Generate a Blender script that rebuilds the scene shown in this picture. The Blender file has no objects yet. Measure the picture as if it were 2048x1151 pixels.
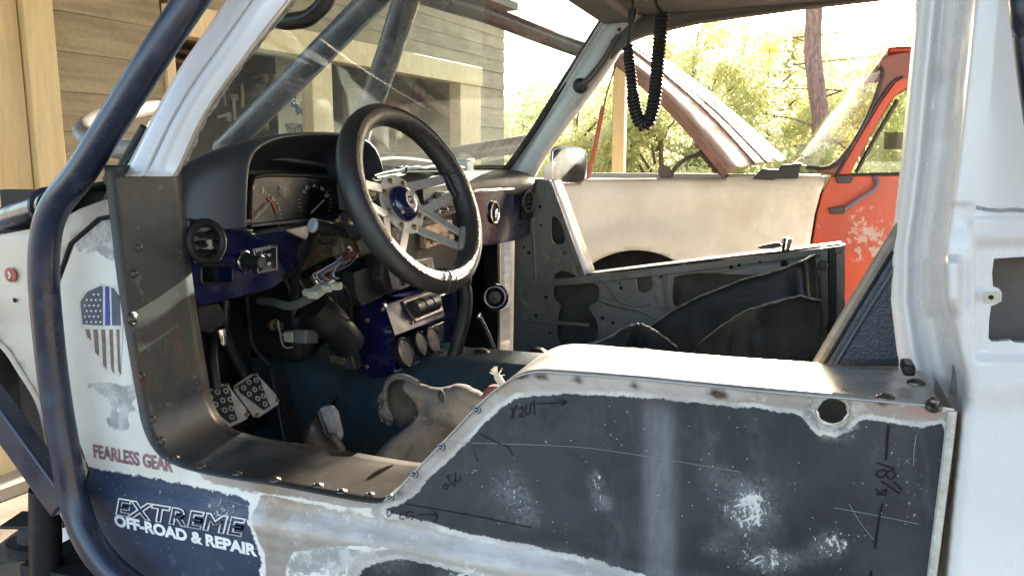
import bpy, bmesh, math, random
import numpy as np
from mathutils import Vector, Matrix, noise as mnoise
random.seed(7)
R = math.radians
scene = bpy.context.scene

# ------------------------------------------------------------------ camera, sky, sun, exposure
E = 1.55                                   # eye height; the truck is lifted
CAM = Vector((0, -.85, E)); F = 1600.0; YAW = R(20); PIT = R(9.2)
cd = bpy.data.cameras.new('camera'); cam = bpy.data.objects.new('camera', cd)
scene.collection.objects.link(cam); scene.camera = cam
cam.location = CAM; cam.rotation_euler = (R(90) - PIT, 0, YAW)
cd.sensor_width = 36; cd.lens = F * 36 / 2048; cd.clip_start = .05; cd.clip_end = 2000

SUN_EL, SUN_AZ = 18.0, 3.8               # degrees; azimuth measured from +Y towards +X
world = bpy.data.worlds.new('World'); scene.world = world; world.use_nodes = True
wt = world.node_tree; bg = wt.nodes['Background']
sky = wt.nodes.new('ShaderNodeTexSky'); sky.sky_type = 'NISHITA'; sky.sun_disc = False
sky.sun_elevation = R(SUN_EL); sky.sun_rotation = R(SUN_AZ)
sky.air_density = 1.0; sky.dust_density = 2.5; sky.ozone_density = 1.0
wt.links.new(sky.outputs[0], bg.inputs[0]); bg.inputs[1].default_value = .118
sd = bpy.data.lights.new('sun', 'SUN'); sd.energy = 5.0; sd.angle = R(.55); sd.color = (1, .88, .71)
sun = bpy.data.objects.new('sun', sd); scene.collection.objects.link(sun)
sdir = Vector((math.sin(R(SUN_AZ)) * math.cos(R(SUN_EL)), math.cos(R(SUN_AZ)) * math.cos(R(SUN_EL)), math.sin(R(SUN_EL))))
sun.rotation_euler = sdir.to_track_quat('Z', 'Y').to_euler(); sun.location = (0, 6, 12)
vs = scene.view_settings; vs.view_transform = 'Standard'; vs.look = 'None'; vs.gamma = 1; vs.exposure = 2.95

# ------------------------------------------------------------------ measuring helpers (photo pixels -> points of the place)
fw = Vector((-math.sin(YAW) * math.cos(PIT), math.cos(YAW) * math.cos(PIT), -math.sin(PIT)))
rt = Vector((math.cos(YAW), math.sin(YAW), 0)); up = rt.cross(fw)
def at(px, py, X=None, Y=None, Z=None, D=None):
    r = fw + rt * ((px - 1024) / F) - up * ((py - 575.5) / F)
    if D is not None: t = D
    elif X is not None: t = (X - CAM.x) / r.x
    elif Y is not None: t = (Y - CAM.y) / r.y
    else: t = (Z + E - CAM.z) / r.z
    return CAM + r * t
def pix(p):
    d = Vector(p) - CAM; D = d.dot(fw)
    return 1024 + F * d.dot(rt) / D, 575.5 - F * d.dot(up) / D
def V(x, y, z): return Vector((x, y, E + z))           # truck coordinates, height from the belt line

# ------------------------------------------------------------------ object helpers
def tag(o, label=None, cat=None, group=None, kind=None):
    if label: o['label'] = label
    if cat: o['category'] = cat
    if group: o['group'] = group
    if kind: o['kind'] = kind
    return o
def thing(name, label, cat, loc, group=None):
    o = bpy.data.objects.new(name, None); scene.collection.objects.link(o)
    o.location = loc; o.empty_display_size = .1
    return tag(o, label, cat, group)
def mesh(name, verts, faces, mat, parent=None, smooth=True, ang=38, bevel=0, solid=0, mats=None, attrs=None, seg=2, flip=False):
    me = bpy.data.meshes.new(name); me.from_pydata([tuple(v) for v in verts], [], [tuple(f) for f in faces])
    me.validate()
    return link(name, me, mat, parent, smooth, ang, bevel, solid, attrs, seg)
def link(name, me, mat, parent=None, smooth=True, ang=38, bevel=0, solid=0, attrs=None, seg=2):
    if mat and not me.materials: me.materials.append(mat)
    bm = bmesh.new(); bm.from_mesh(me); bmesh.ops.recalc_face_normals(bm, faces=bm.faces); bm.to_mesh(me); bm.free()
    if attrs:
        for k, v in attrs.items():
            a = me.attributes.new(k, 'FLOAT', 'POINT'); a.data.foreach_set('value', np.asarray(v, dtype=np.float32))
    if smooth:
        me.polygons.foreach_set('use_smooth', [True] * len(me.polygons)); me.set_sharp_from_angle(angle=R(ang))
    o = bpy.data.objects.new(name, me); scene.collection.objects.link(o)
    if parent: setparent(o, parent)
    if solid:
        m = o.modifiers.new('s', 'SOLIDIFY'); m.thickness = solid; m.offset = 0
    if bevel:
        m = o.modifiers.new('b', 'BEVEL'); m.width = bevel; m.segments = seg; m.limit_method = 'ANGLE'; m.angle_limit = R(35)
        m.harden_normals = False
    return o
def wloc(o):
    l = Vector(o.location)
    while o.parent:
        l += Vector(o.matrix_parent_inverse.translation); o = o.parent; l += Vector(o.location)
    return l
def setparent(o, p):
    o.parent = p; o.matrix_parent_inverse = Matrix.Translation(-wloc(p))
class MB:
    """collects shapes that belong to one part"""
    def __init__(s): s.v = []; s.f = []
    def add(s, v, f):
        n = len(s.v); s.v += [Vector(x) for x in v]; s.f += [tuple(i + n for i in q) for q in f]; return s
    def box(s, c, d, rot=None):
        c = Vector(c); h = Vector(d) * .5; vs_ = []
        for z in (-1, 1):
            for y in (-1, 1):
                for x in (-1, 1):
                    p = Vector((x * h.x, y * h.y, z * h.z)); vs_.append(c + (rot @ p if rot else p))
        return s.add(vs_, [(0, 2, 3, 1), (4, 5, 7, 6), (0, 1, 5, 4), (2, 6, 7, 3), (0, 4, 6, 2), (1, 3, 7, 5)])
    def tube(s, pts, r, n=12, smooth=0, caps=True):
        pts = [Vector(p) for p in pts]
        if smooth: pts = catmull(pts, smooth)
        rs = r if isinstance(r, (list, tuple)) else [r] * len(pts)
        if len(rs) != len(pts): rs = [rs[min(int(i * len(rs) / len(pts)), len(rs) - 1)] for i in range(len(pts))]
        t0 = (pts[1] - pts[0]).normalized(); nrm = t0.orthogonal().normalized(); vs_ = []; fs = []
        for i, p in enumerate(pts):
            t = (pts[min(i + 1, len(pts) - 1)] - pts[max(i - 1, 0)]).normalized()
            nrm = (nrm - t * nrm.dot(t)).normalized(); b = t.cross(nrm)
            for k in range(n):
                a = 2 * math.pi * k / n; vs_.append(p + (nrm * math.cos(a) + b * math.sin(a)) * rs[i])
        for i in range(len(pts) - 1):
            for k in range(n):
                a, b2 = i * n + k, i * n + (k + 1) % n; fs.append((a, b2, b2 + n, a + n))
        if caps: fs.append(tuple(range(n))[::-1]); fs.append(tuple(range((len(pts) - 1) * n, len(pts) * n)))
        return s.add(vs_, fs)
    def lathe(s, o, axis, prof, n=24):
        """prof: (distance along axis, radius)"""
        o = Vector(o); a = Vector(axis).normalized(); u = a.orthogonal().normalized(); w = a.cross(u); vs_ = []; fs = []
        for (h, r) in prof:
            for k in range(n):
                t = 2 * math.pi * k / n; vs_.append(o + a * h + (u * math.cos(t) + w * math.sin(t)) * max(r, 1e-5))
        for i in range(len(prof) - 1):
            for k in range(n):
                x, y = i * n + k, i * n + (k + 1) % n; fs.append((x, y, y + n, x + n))
        fs.append(tuple(range(n))[::-1]); fs.append(tuple(range((len(prof) - 1) * n, len(prof) * n)))
        return s.add(vs_, fs)
    def torus(s, o, axis, Rr, r, n=32, m=10, sq=1):
        o = Vector(o); a = Vector(axis).normalized(); u = a.orthogonal().normalized(); w = a.cross(u); vs_ = []; fs = []
        for i in range(n):
            t = 2 * math.pi * i / n; d = u * math.cos(t) + w * math.sin(t)
            for k in range(m):
                q = 2 * math.pi * k / m; vs_.append(o + d * (Rr + r * math.cos(q)) + a * (r * sq * math.sin(q)))
        for i in range(n):
            for k in range(m):
                fs.append((i * m + k, ((i + 1) % n) * m + k, ((i + 1) % n) * m + (k + 1) % m, i * m + (k + 1) % m))
        return s.add(vs_, fs)
    def build(s, name, mat, parent=None, **k): return mesh(name, s.v, s.f, mat, parent, **k)
def catmull(p, n):
    out = []
    for i in range(len(p) - 1):
        a, b, c, d = p[max(i - 1, 0)], p[i], p[i + 1], p[min(i + 2, len(p) - 1)]
        for k in range(n):
            t = k / n
            out.append(.5 * ((2 * b) + (c - a) * t + (2 * a - 5 * b + 4 * c - d) * t * t + (3 * b - a - 3 * c + d) * t ** 3))
    out.append(p[-1]); return out
def cm2(p, n): return [(v.x, v.y) for v in catmull([Vector((a, b, 0)) for a, b in p], n)]
# ---- polygons
def inside(x, y, poly):
    c = False; j = len(poly) - 1
    for i in range(len(poly)):
        xi, yi = poly[i]; xj, yj = poly[j]
        if (yi > y) != (yj > y) and x < (xj - xi) * (y - yi) / (yj - yi) + xi: c = not c
        j = i
    return c
def np_inside(P, poly):
    x, y = P[:, 0], P[:, 1]; c = np.zeros(len(P), bool); j = len(poly) - 1
    for i in range(len(poly)):
        xi, yi = poly[i]; xj, yj = poly[j]
        if yi != yj:
            m = ((yi > y) != (yj > y)) & (x < (xj - xi) * (y - yi) / (yj - yi) + xi); c ^= m
        j = i
    return c
def np_dist(P, line, closed=False):
    L = list(line) + ([line[0]] if closed else []); d = np.full(len(P), 1e9)
    for a, b in zip(L[:-1], L[1:]):
        a = np.array(a, float); b = np.array(b, float); ab = b - a; q = (ab @ ab) or 1e-9
        t = np.clip(((P - a) @ ab) / q, 0, 1); d = np.minimum(d, np.linalg.norm(P - (a + t[:, None] * ab), axis=1))
    return d
def np_sd(P, poly): return np.where(np_inside(P, poly), 1, -1) * np_dist(P, poly, True)
def clip_half(poly, ax, v, keep_gt):
    out = []
    for i in range(len(poly)):
        a, b = poly[i - 1], poly[i]; ia = (a[ax] >= v) if keep_gt else (a[ax] <= v); ib = (b[ax] >= v) if keep_gt else (b[ax] <= v)
        if ia != ib:
            t = (v - a[ax]) / (b[ax] - a[ax]); out.append((a[0] + (b[0] - a[0]) * t, a[1] + (b[1] - a[1]) * t))
        if ib: out.append(b)
    return out
def grid_fill(poly, cell):
    """clean grid of cells cut along an outline -> 2D verts, faces"""
    x0 = min(p[0] for p in poly); x1 = max(p[0] for p in poly); y0 = min(p[1] for p in poly); y1 = max(p[1] for p in poly)
    x0 -= cell * .37; y0 -= cell * .41
    idx = {}; vs_ = []; fs = []
    def vi(p):
        k = (round(p[0] / (cell * 1e-3)), round(p[1] / (cell * 1e-3)))
        if k not in idx: idx[k] = len(vs_); vs_.append(p)
        return idx[k]
    col = x0
    while col < x1:
        strip = clip_half(clip_half(poly, 0, col, True), 0, col + cell, False); row = y0
        if len(strip) > 2:
            while row < y1:
                c = clip_half(clip_half(strip, 1, row, True), 1, row + cell, False)
                if len(c) > 2:
                    f = []
                    for p in c:
                        i = vi(p)
                        if not f or (f[-1] != i and f[0] != i): f.append(i)
                        elif f[-1] != i and f[0] == i and p is not c[-1]: pass
                    if len(f) > 2 and len(set(f)) == len(f): fs.append(f)
                row += cell
        col += cell
    return vs_, fs
def tri_fill(loops):
    """outline plus holes -> triangles"""
    bm = bmesh.new(); es = []
    for L in loops:
        vv = [bm.verts.new((p[0], p[1], 0)) for p in L]
        for i in range(len(vv)): es.append(bm.edges.new((vv[i - 1], vv[i])))
    bmesh.ops.triangle_fill(bm, use_beauty=True, use_dissolve=False, edges=es)
    bm.verts.index_update(); v = [(x.co.x, x.co.y) for x in bm.verts]; f = [[q.index for q in t.verts] for t in bm.faces]
    bm.free(); return v, f
def plate(loops3, depth, mb=None):
    """flat loops of 3D points (outline + holes) pushed along vector depth into a solid plate"""
    o = loops3[0][0]; n = Vector((0, 0, 0)); L = loops3[0]
    for i in range(len(L)):
        a, b = L[i - 1] - o, L[i] - o; n += a.cross(b)
    n.normalize(); u = n.orthogonal().normalized(); w = n.cross(u)
    l2 = [[((p - o).dot(u), (p - o).dot(w)) for p in q] for q in loops3]
    v2, f2 = tri_fill(l2); base = [o + u * a + w * b for a, b in v2]; N = len(base); depth = Vector(depth)
    vs_ = base + [p + depth for p in base]; fs = [tuple(f) for f in f2] + [tuple(i + N for i in f[::-1]) for f in f2]
    key = {(round(a, 6), round(b, 6)): i for i, (a, b) in enumerate(v2)}
    for q in l2:
        ids = [key.get((round(a, 6), round(b, 6))) for a, b in q]
        for i in range(len(ids)):
            a, b = ids[i - 1], ids[i]
            if a is not None and b is not None and a != b: fs.append((a, b, b + N, a + N))
    mb = mb or MB(); mb.add(vs_, fs); return mb
def pl(name, outline, mat, parent, th=.01, holes=(), bevel=.002, rnd=0, **pos):
    """plate traced at a real plane (X= or Y=), thickness th away from the camera side"""
    f = lambda q: [at(a, b, **pos) for a, b in q]
    d = (0, th, 0) if 'Y' in pos else (-th, 0, 0)
    return plate([f(outline)] + [f(h) for h in holes], d).build(name, mat, parent, bevel=bevel)
def ell(cx, cy, rx, ry, n=20, rot=0):
    return [(cx + rx * math.cos(t) * math.cos(rot) - ry * math.sin(t) * math.sin(rot), cy + rx * math.cos(t) * math.sin(rot) + ry * math.sin(t) * math.cos(rot)) for t in [2 * math.pi * k / n for k in range(n)]]
def rrect(x0, y0, x1, y1, r, n=4):
    out = []
    for (cx, cy, a0) in ((x1 - r, y0 + r, -90), (x1 - r, y1 - r, 0), (x0 + r, y1 - r, 90), (x0 + r, y0 + r, 180)):
        for k in range(n + 1):
            a = R(a0 + 90 * k / n); out.append((cx + r * math.cos(a), cy + r * math.sin(a)))
    return out
def inflate(name, outline, mat, parent, Y, thick, cell=.008, w=.05, nz=.01, nscale=9, seed=0, back=.6, smooth=3, Yf=None, attrs=False):
    """a soft closed body: outline at plane Y swollen to both sides"""
    o2 = cm2(outline + [outline[0]], smooth)[:-1] if smooth else outline
    poly = [(p.x, p.z) for p in (at(a, b, Y=Y) for a, b in o2)]
    v2, f2 = grid_fill(poly, cell); P = np.array(v2); d = np_dist(P, poly, True)
    q = np.sqrt(np.clip(1 - (1 - np.clip(d / w, 0, 1)) ** 2, 0, 1)); fr = []; bk = []
    for (x, z), k in zip(v2, q):
        yy = Y + (Yf(x, z - E) if Yf else 0)
        n = (mnoise.fractal(Vector((x * nscale + seed, z * nscale, seed * 1.7)), .8, 2, 4)) * nz * min(1, k * 1.5)
        fr.append(Vector((x, yy - thick * k + n, z))); bk.append(Vector((x, yy + thick * back * k, z)))
    N = len(fr); fs = [tuple(f) for f in f2] + [tuple(i + N for i in f[::-1]) for f in f2]
    o = MB().add(fr + bk, fs)
    me = bpy.data.meshes.new(name); me.from_pydata([tuple(v) for v in o.v], [], o.f)
    bm = bmesh.new(); bm.from_mesh(me); bmesh.ops.remove_doubles(bm, verts=bm.verts, dist=1e-4); bm.to_mesh(me); bm.free()
    return link(name, me, mat, parent, ang=70)
def ribbon(pts, wd, nrm, mb):
    """flat drawn line lying on a surface with normal nrm"""
    nrm = Vector(nrm).normalized(); vs_ = []
    for i, p in enumerate(pts):
        t = (pts[min(i + 1, len(pts) - 1)] - pts[max(i - 1, 0)]).normalized(); s = t.cross(nrm).normalized()
        k = wd * (.75 + .5 * abs(mnoise.noise(p * 90))); vs_ += [p + s * k * .5, p - s * k * .5]
    mb.add(vs_, [(2 * i, 2 * i + 1, 2 * i + 3, 2 * i + 2) for i in range(len(pts) - 1)]); return mb
def text(name, s, mat, parent, o, xd, ud, w=None, h=None, size=.02, bold=0, shear=0, outline=0, extr=.0002, conform=None, space=1, center=False):
    cu = bpy.data.curves.new('t', 'FONT'); cu.body = s; cu.size = 1; cu.shear = shear; cu.offset = bold; cu.space_character = space
    cu.resolution_u = 4
    if outline: cu.fill_mode = 'NONE'; cu.bevel_depth = outline; cu.bevel_resolution = 0
    ob = bpy.data.objects.new('t', cu); scene.collection.objects.link(ob)
    dg = bpy.context.evaluated_depsgraph_get(); me = bpy.data.meshes.new_from_object(ob.evaluated_get(dg))
    bpy.data.objects.remove(ob); bpy.data.curves.remove(cu)
    co = np.array([v.co for v in me.vertices]); x0, x1 = co[:, 0].min(), co[:, 0].max(); y0, y1 = co[:, 1].min(), co[:, 1].max()
    sx = w / (x1 - x0) if w else (h / (y1 - y0) if h else size); sy = h / (y1 - y0) if h else sx
    xd = Vector(xd).normalized(); ud = Vector(ud).normalized(); o = Vector(o); nn = xd.cross(ud)
    for v in me.vertices:
        a = (v.co.x - (x0 + x1) / 2 if center else v.co.x - x0) * sx; b = (v.co.y - (y0 + y1) / 2 if center else v.co.y - y0) * sy
        p = o + xd * a + ud * b + nn * (v.co.z * (sx if outline else 1))
        if conform: p = conform(p)
        v.co = p
    return link(name, me, mat, parent, smooth=False)

# ------------------------------------------------------------------ materials
class NT:
    def __init__(s, name):
        s.m = bpy.data.materials.new(name); s.m.use_nodes = True; s.t = s.m.node_tree; s.b = s.t.nodes['Principled BSDF']
        s.out = s.t.nodes['Material Output']; s.co = s.t.nodes.new('ShaderNodeTexCoord')
    def set(s, inp, v):
        i = s.b.inputs[inp]
        if hasattr(v, 'is_output') or isinstance(v, bpy.types.NodeSocket): s.t.links.new(v, i)
        else: i.default_value = v
    def lk(s, v, i):
        if isinstance(v, bpy.types.NodeSocket): s.t.links.new(v, i)
        else: i.default_value = v
    def math(s, op, a, b=0, c=0, clamp=False):
        n = s.t.nodes.new('ShaderNodeMath'); n.operation = op; n.use_clamp = clamp
        s.lk(a, n.inputs[0]); s.lk(b, n.inputs[1]); s.lk(c, n.inputs[2]); return n.outputs[0]
    def noise(s, scale, detail=4, rough=.55, stretch=None, dist=0, off=0):
        n = s.t.nodes.new('ShaderNodeTexNoise'); n.inputs['Scale'].default_value = scale; n.inputs['Detail'].default_value = detail
        n.inputs['Roughness'].default_value = rough; n.inputs['Distortion'].default_value = dist; src = s.co.outputs['Object']
        mp = s.t.nodes.new('ShaderNodeMapping'); s.t.links.new(src, mp.inputs[0])
        if stretch: mp.inputs['Scale'].default_value = stretch
        mp.inputs['Location'].default_value = (off, off * .7, off * 1.3)
        s.t.links.new(mp.outputs[0], n.inputs['Vector']); return n.outputs['Fac']
    def noise_rot(s, scale, ang, stretch, detail=4, rough=.6, off=0):
        n = s.t.nodes.new('ShaderNodeTexNoise'); n.inputs['Scale'].default_value = scale; n.inputs['Detail'].default_value = detail; n.inputs['Roughness'].default_value = rough
        mp = s.t.nodes.new('ShaderNodeMapping'); mp.inputs['Rotation'].default_value = (0, ang, 0); mp.inputs['Scale'].default_value = stretch; mp.inputs['Location'].default_value = (off, off, off)
        r = s.t.nodes.new('ShaderNodeMapping'); r.inputs['Rotation'].default_value = (0, ang, 0); mp.inputs['Rotation'].default_value = (0, 0, 0)
        s.t.links.new(s.co.outputs['Object'], r.inputs[0]); s.t.links.new(r.outputs[0], mp.inputs[0]); s.t.links.new(mp.outputs[0], n.inputs['Vector']); return n.outputs['Fac']
    def voro(s, scale, feature='F1', out='Distance'):
        n = s.t.nodes.new('ShaderNodeTexVoronoi'); n.feature = feature; n.inputs['Scale'].default_value = scale
        s.t.links.new(s.co.outputs['Object'], n.inputs['Vector']); return n.outputs[out]
    def attr(s, name):
        n = s.t.nodes.new('ShaderNodeAttribute'); n.attribute_name = name; return n.outputs['Fac']
    def rng(s, v, a, b, c=0, d=1, smooth=True):
        n = s.t.nodes.new('ShaderNodeMapRange'); n.clamp = True
        if smooth: n.interpolation_type = 'SMOOTHSTEP'
        s.lk(v, n.inputs[0]); n.inputs[1].default_value = a; n.inputs[2].default_value = b; n.inputs[3].default_value = c; n.inputs[4].default_value = d
        return n.outputs[0]
    def mix(s, f, a, b):
        n = s.t.nodes.new('ShaderNodeMix'); n.data_type = 'RGBA'; s.lk(f, n.inputs[0])
        for v, i in ((a, n.inputs[6]), (b, n.inputs[7])):
            if isinstance(v, bpy.types.NodeSocket): s.t.links.new(v, i)
            else: i.default_value = (*v, 1) if len(v) == 3 else v
        return n.outputs[2]
    def bump(s, h, strength=.2, dist=.001):
        n = s.t.nodes.new('ShaderNodeBump'); n.inputs['Strength'].default_value = strength; n.inputs['Distance'].default_value = dist
        s.t.links.new(h, n.inputs['Height']); s.t.links.new(n.outputs[0], s.b.inputs['Normal'])
def M(name, col, rough=.5, metal=0, var=.12, vs_=7, bump=0, bs=150, bd=.001, dust=None, dustamt=.5, coat=0, spec=None, col2=None, sheen=0, rv=.12, streak=None, fine=0):
    n = NT(name); a = n.noise(vs_, 5, .6, stretch=streak)
    c1 = tuple(x * (1 - var) for x in col); c2 = tuple(min(1, x * (1 + var)) for x in (col2 or col))
    c = n.mix(n.rng(a, .3, .7), c1, c2)
    if fine:
        c = n.mix(n.rng(n.noise(vs_ * 14, 3, .6, off=5), .35, .65, 0, fine), c, tuple(x * .45 for x in col))
    if dust:
        d = n.rng(n.noise(vs_ * .9, 6, .65, off=3.1), .62 - dustamt * .35, .8 - dustamt * .2); c = n.mix(n.math('MULTIPLY', d, .75), c, dust)
        n.set('Roughness', n.math('ADD', n.rng(a, .3, .7, rough - rv, rough + rv), n.math('MULTIPLY', d, .25), clamp=True))
    else: n.set('Roughness', n.rng(n.noise(vs_ * 2.3, 4, .6, off=9), .3, .7, max(.03, rough - rv), min(1, rough + rv)))
    n.set('Base Color', c); n.set('Metallic', metal)
    if coat: n.set('Coat Weight', coat); n.set('Coat Roughness', .08)
    if spec is not None: n.set('Specular IOR Level', spec)
    if sheen: n.set('Sheen Weight', sheen); n.set('Sheen Roughness', .5)
    if bump: n.bump(n.noise(bs, 3, .6, off=2), bump, bd)
    return n.m
WHITE = M('white_paint', (.60, .585, .59), .3, var=.05, vs_=5, coat=.35, dust=(.5, .46, .40), dustamt=.12, bump=.05, bs=14, bd=.004)
JAMB = M('jamb_white_paint', (.68, .655, .635), .24, var=.04, vs_=5, bump=.05, bs=260, bd=.0006)
DUSTYWHITE = M('dusty_white_paint', (.54, .46, .36), .42, var=.1, vs_=6, dust=(.40, .33, .25), dustamt=.45, bump=.05, bs=20, bd=.003)
NAVYTUBE = M('navy_tube_paint', (.009, .015, .033), .30, var=.25, vs_=14, dust=(.05, .065, .09), dustamt=.25, bump=.10, bs=420, bd=.0006, coat=.2)
NAVYM = M('navy_satin_panel', (.007, .009, .040), .5, var=.2, vs_=9, dust=(.03, .028, .035), dustamt=.15, spec=.3)
NAVY = M('navy_gloss_panel', (.0055, .0075, .040), .18, var=.15, vs_=9, coat=.6, dust=(.06, .055, .06), dustamt=.15)
BLACK = M('black_plastic', (.011, .011, .012), .45, spec=.3, var=.2, vs_=12, dust=(.04, .037, .03), dustamt=.2)
DEEP = M('black_recess', (.006, .006, .007), .8, var=.2)
RUBBER = M('black_rubber', (.012, .012, .012), .55, var=.2, vs_=20)
VINYL = M('slate_blue_vinyl', (.026, .033, .046), .42, var=.14, vs_=7, bump=.35, bs=520, bd=.0006, dust=(.06, .066, .075), dustamt=.22)
DASHTOP = M('charcoal_vinyl', (.035, .033, .034), .5, var=.15, vs_=9, bump=.3, bs=520, bd=.0006, dust=(.15, .125, .10), dustamt=.35)
CARPET = M('teal_blue_carpet', (.022, .046, .062), .95, var=.35, vs_=16, bump=.9, bs=700, bd=.003, dust=(.05, .055, .055), dustamt=.25, fine=.5)
GREASE = M('greasy_brown_metal', (.055, .040, .026), .6, metal=.3, var=.5, vs_=28, bump=.4, bs=120, bd=.002, col2=(.12, .085, .05), fine=.6)
DKMETAL = M('dark_metal', (.035, .035, .036), .45, metal=.5, var=.3, vs_=20, dust=(.09, .08, .065), dustamt=.3)
ALU = M('brushed_aluminium', (.46, .45, .42), .5, metal=.6, var=.08, vs_=30, streak=(1, 8, 1))
CHROME = M('chrome', (.75, .75, .75), .12, metal=1, var=.08, dust=(.3, .28, .25), dustamt=.1)
TAN = M('tan_plastic', (.26, .25, .19), .5, var=.15, vs_=40)
ORANGE = M('weathered_orange_red_paint', (.36, .040, .014), .42, var=.14, vs_=5, dust=(.24, .08, .05), dustamt=.2, fine=.12)
REDBROWN = M('faded_red_brown_paint', (.15, .036, .026), .45, var=.2, vs_=6, dust=(.2, .11, .085), dustamt=.3)
HOODM = M('faded_primer_hood', (.16, .105, .078), .55, var=.2, vs_=4, col2=(.20, .12, .09), dust=(.25, .17, .125), dustamt=.35, streak=(1, 1, 4))
CREAM = M('cream_trim_paint', (.66, .52, .29), .6, var=.08, vs_=6, streak=(6, 6, .6), bump=.15, bs=60, bd=.001, fine=.12)
SIDING = M('olive_tan_siding', (.30, .25, .165), .75, var=.18, vs_=3, streak=(1, .7, 9), bump=.5, bs=70, bd=.002, fine=.2)
PAPERW = M('white_paper', (.72, .71, .68), .6, var=.05)
INKD = M('dark_marker_ink', (.007, .007, .009), .4, var=.3, spec=.2)
LETTERW = M('white_vinyl_lettering', (.74, .74, .72), .45, var=.08, vs_=40, fine=.12)
LETTERP = M('faded_plum_lettering', (.20, .095, .115), .5, var=.25, vs_=60, col2=(.28, .15, .17), fine=.25)

# ------------------------------------------------------------------ ground
n = NT('dirt_and_gravel_ground')
c = n.mix(n.rng(n.noise(1.6, 6, .65), .35, .65), (.22, .175, .125), (.36, .30, .22))
c = n.mix(n.rng(n.noise(55, 3, .7, off=4), .5, .7, 0, .6), c, (.13, .105, .08)); n.set('Base Color', c); n.set('Roughness', .95)
n.bump(n.noise(70, 4, .7), .6, .01); GROUND = n.m
mesh('ground', [(-700, -700, 0), (700, -700, 0), (700, 700, 0), (-700, 700, 0)], [(0, 1, 2, 3)], GROUND, smooth=False)['kind'] = 'structure'

# ------------------------------------------------------------------ garage in front of the truck
WA = R(5.6); wd = Vector((math.sin(WA), math.cos(WA), 0)); wn = Vector((math.cos(WA), -math.sin(WA), 0)); W0 = at(530, 100, D=5.3)
def atw(px, py, off=0):
    r = fw + rt * ((px - 1024) / F) - up * ((py - 575.5) / F); o = W0 + wn * off
    return CAM + r * ((o - CAM).dot(wn) / r.dot(wn))
def ws(px, off=0): return (atw(px, 315, off) - W0).dot(wd)        # distance along the wall
def wp(s, z, off=0): return Vector((W0.x, W0.y, 0)) + wd * s + wn * off + Vector((0, 0, z))
wrot = Matrix((wn, wd, Vector((0, 0, 1)))).transposed()
def wbox(mb, s0, s1, z0, z1, o0, o1): return mb.box(wp((s0 + s1) / 2, (z0 + z1) / 2, (o0 + o1) / 2), (abs(o1 - o0), abs(s1 - s0), abs(z1 - z0)), wrot)
EAVE = 3.06; BB = 2.25; BT = 2.43
SL = ws(-140); S_A = ws(112); S_B = ws(336); S_C = ws(354); S_P0 = ws(610); S_P1 = ws(668); S_O2 = ws(915); S_T = ws(955); S_R = ws(1006)
gar = thing('garage_building', 'tan sided garage with cream trim and open tool bays ahead of the truck', 'garage', wp(S_P0, 0))
rr = random.Random(3)
z = .12; k = 0
while z < BT + .4:                                                   # lap siding, board by board
    m = MB(); b = wp((S_A + S_B) / 2, z + .1, .012); tilt = Matrix.Rotation(R(-3.2), 3, wd)
    m.box(b, (.014, S_B - S_A - .004, .205), tilt @ wrot); m.build('siding_board', SIDING, gar, bevel=.003); z += .196
for (a, b2) in ((-160, -22), (-18, 50), (53, 111)):
    m = MB(); wbox(m, ws(a), ws(b2), 0, EAVE, -.02, .045 + .018 * (a % 3)); m.build('trim_board', CREAM, gar, bevel=.004)
m = MB(); wbox(m, S_B, S_C, 0, BB, -.05, .04); m.build('trim_board', CREAM, gar, bevel=.004)
m = MB(); wbox(m, S_C + .01, S_T, BB, BT, -.06, .06); m.build('header_beam', CREAM, gar, bevel=.005)
z = BT + .01
while z < EAVE:
    m = MB(); m.box(wp((S_C + S_R) / 2, z + .05, .012), (.014, S_R - S_C, .125), Matrix.Rotation(R(-3.2), 3, wd) @ wrot); m.build('siding_board', SIDING, gar, bevel=.002); z += .12
m = MB(); wbox(m, ws(630, .03), ws(670, .03), 0, BB, -.07, .03); m.build('post', CREAM, gar, bevel=.006)
m = MB(); wbox(m, S_O2, S_T, 0, BB, -.08, .04); m.build('trim_board', CREAM, gar, bevel=.004)
z = .1
while z < BT:
    m = MB(); m.box(wp((S_T + S_R) / 2 + .01, z + .1, .006), (.014, S_R - S_T - .01, .2), Matrix.Rotation(R(-3.2), 3, wd) @ wrot); m.build('siding_board', SIDING, gar, bevel=.002); z += .196
INWALL = M('bare_tan_board', (.42, .32, .19), .8, var=.2, vs_=3, streak=(1, 1, 5), bump=.3, bs=60)
m = MB(); wbox(m, SL, S_R, 0, EAVE - .02, -2.25, -2.2); m.build('back_wall', INWALL, gar)
m = MB(); wbox(m, S_R - .1, S_R - .02, 0, EAVE - .02, -2.2, -.01); m.build('side_wall', SIDING, gar)
m = MB(); wbox(m, S_C - .1, S_C - .02, 0, BB, -2.2, -.06); m.build('side_wall', INWALL, gar)
SHING = M('grey_shingle_roof', (.12, .11, .10), .9, var=.3, vs_=14, bump=.6, bs=40, bd=.01)
m = MB(); wbox(m, SL - .5, S_R + .04, EAVE, EAVE + .08, -2.6, .16); m.build('roof', SHING, gar)
m = MB(); wbox(m, SL, S_R, .004, .06, -2.2, .25); m.build('concrete_slab', M('concrete', (.32, .29, .24), .9, var=.15, vs_=3, bump=.3, bs=80), gar)

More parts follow.
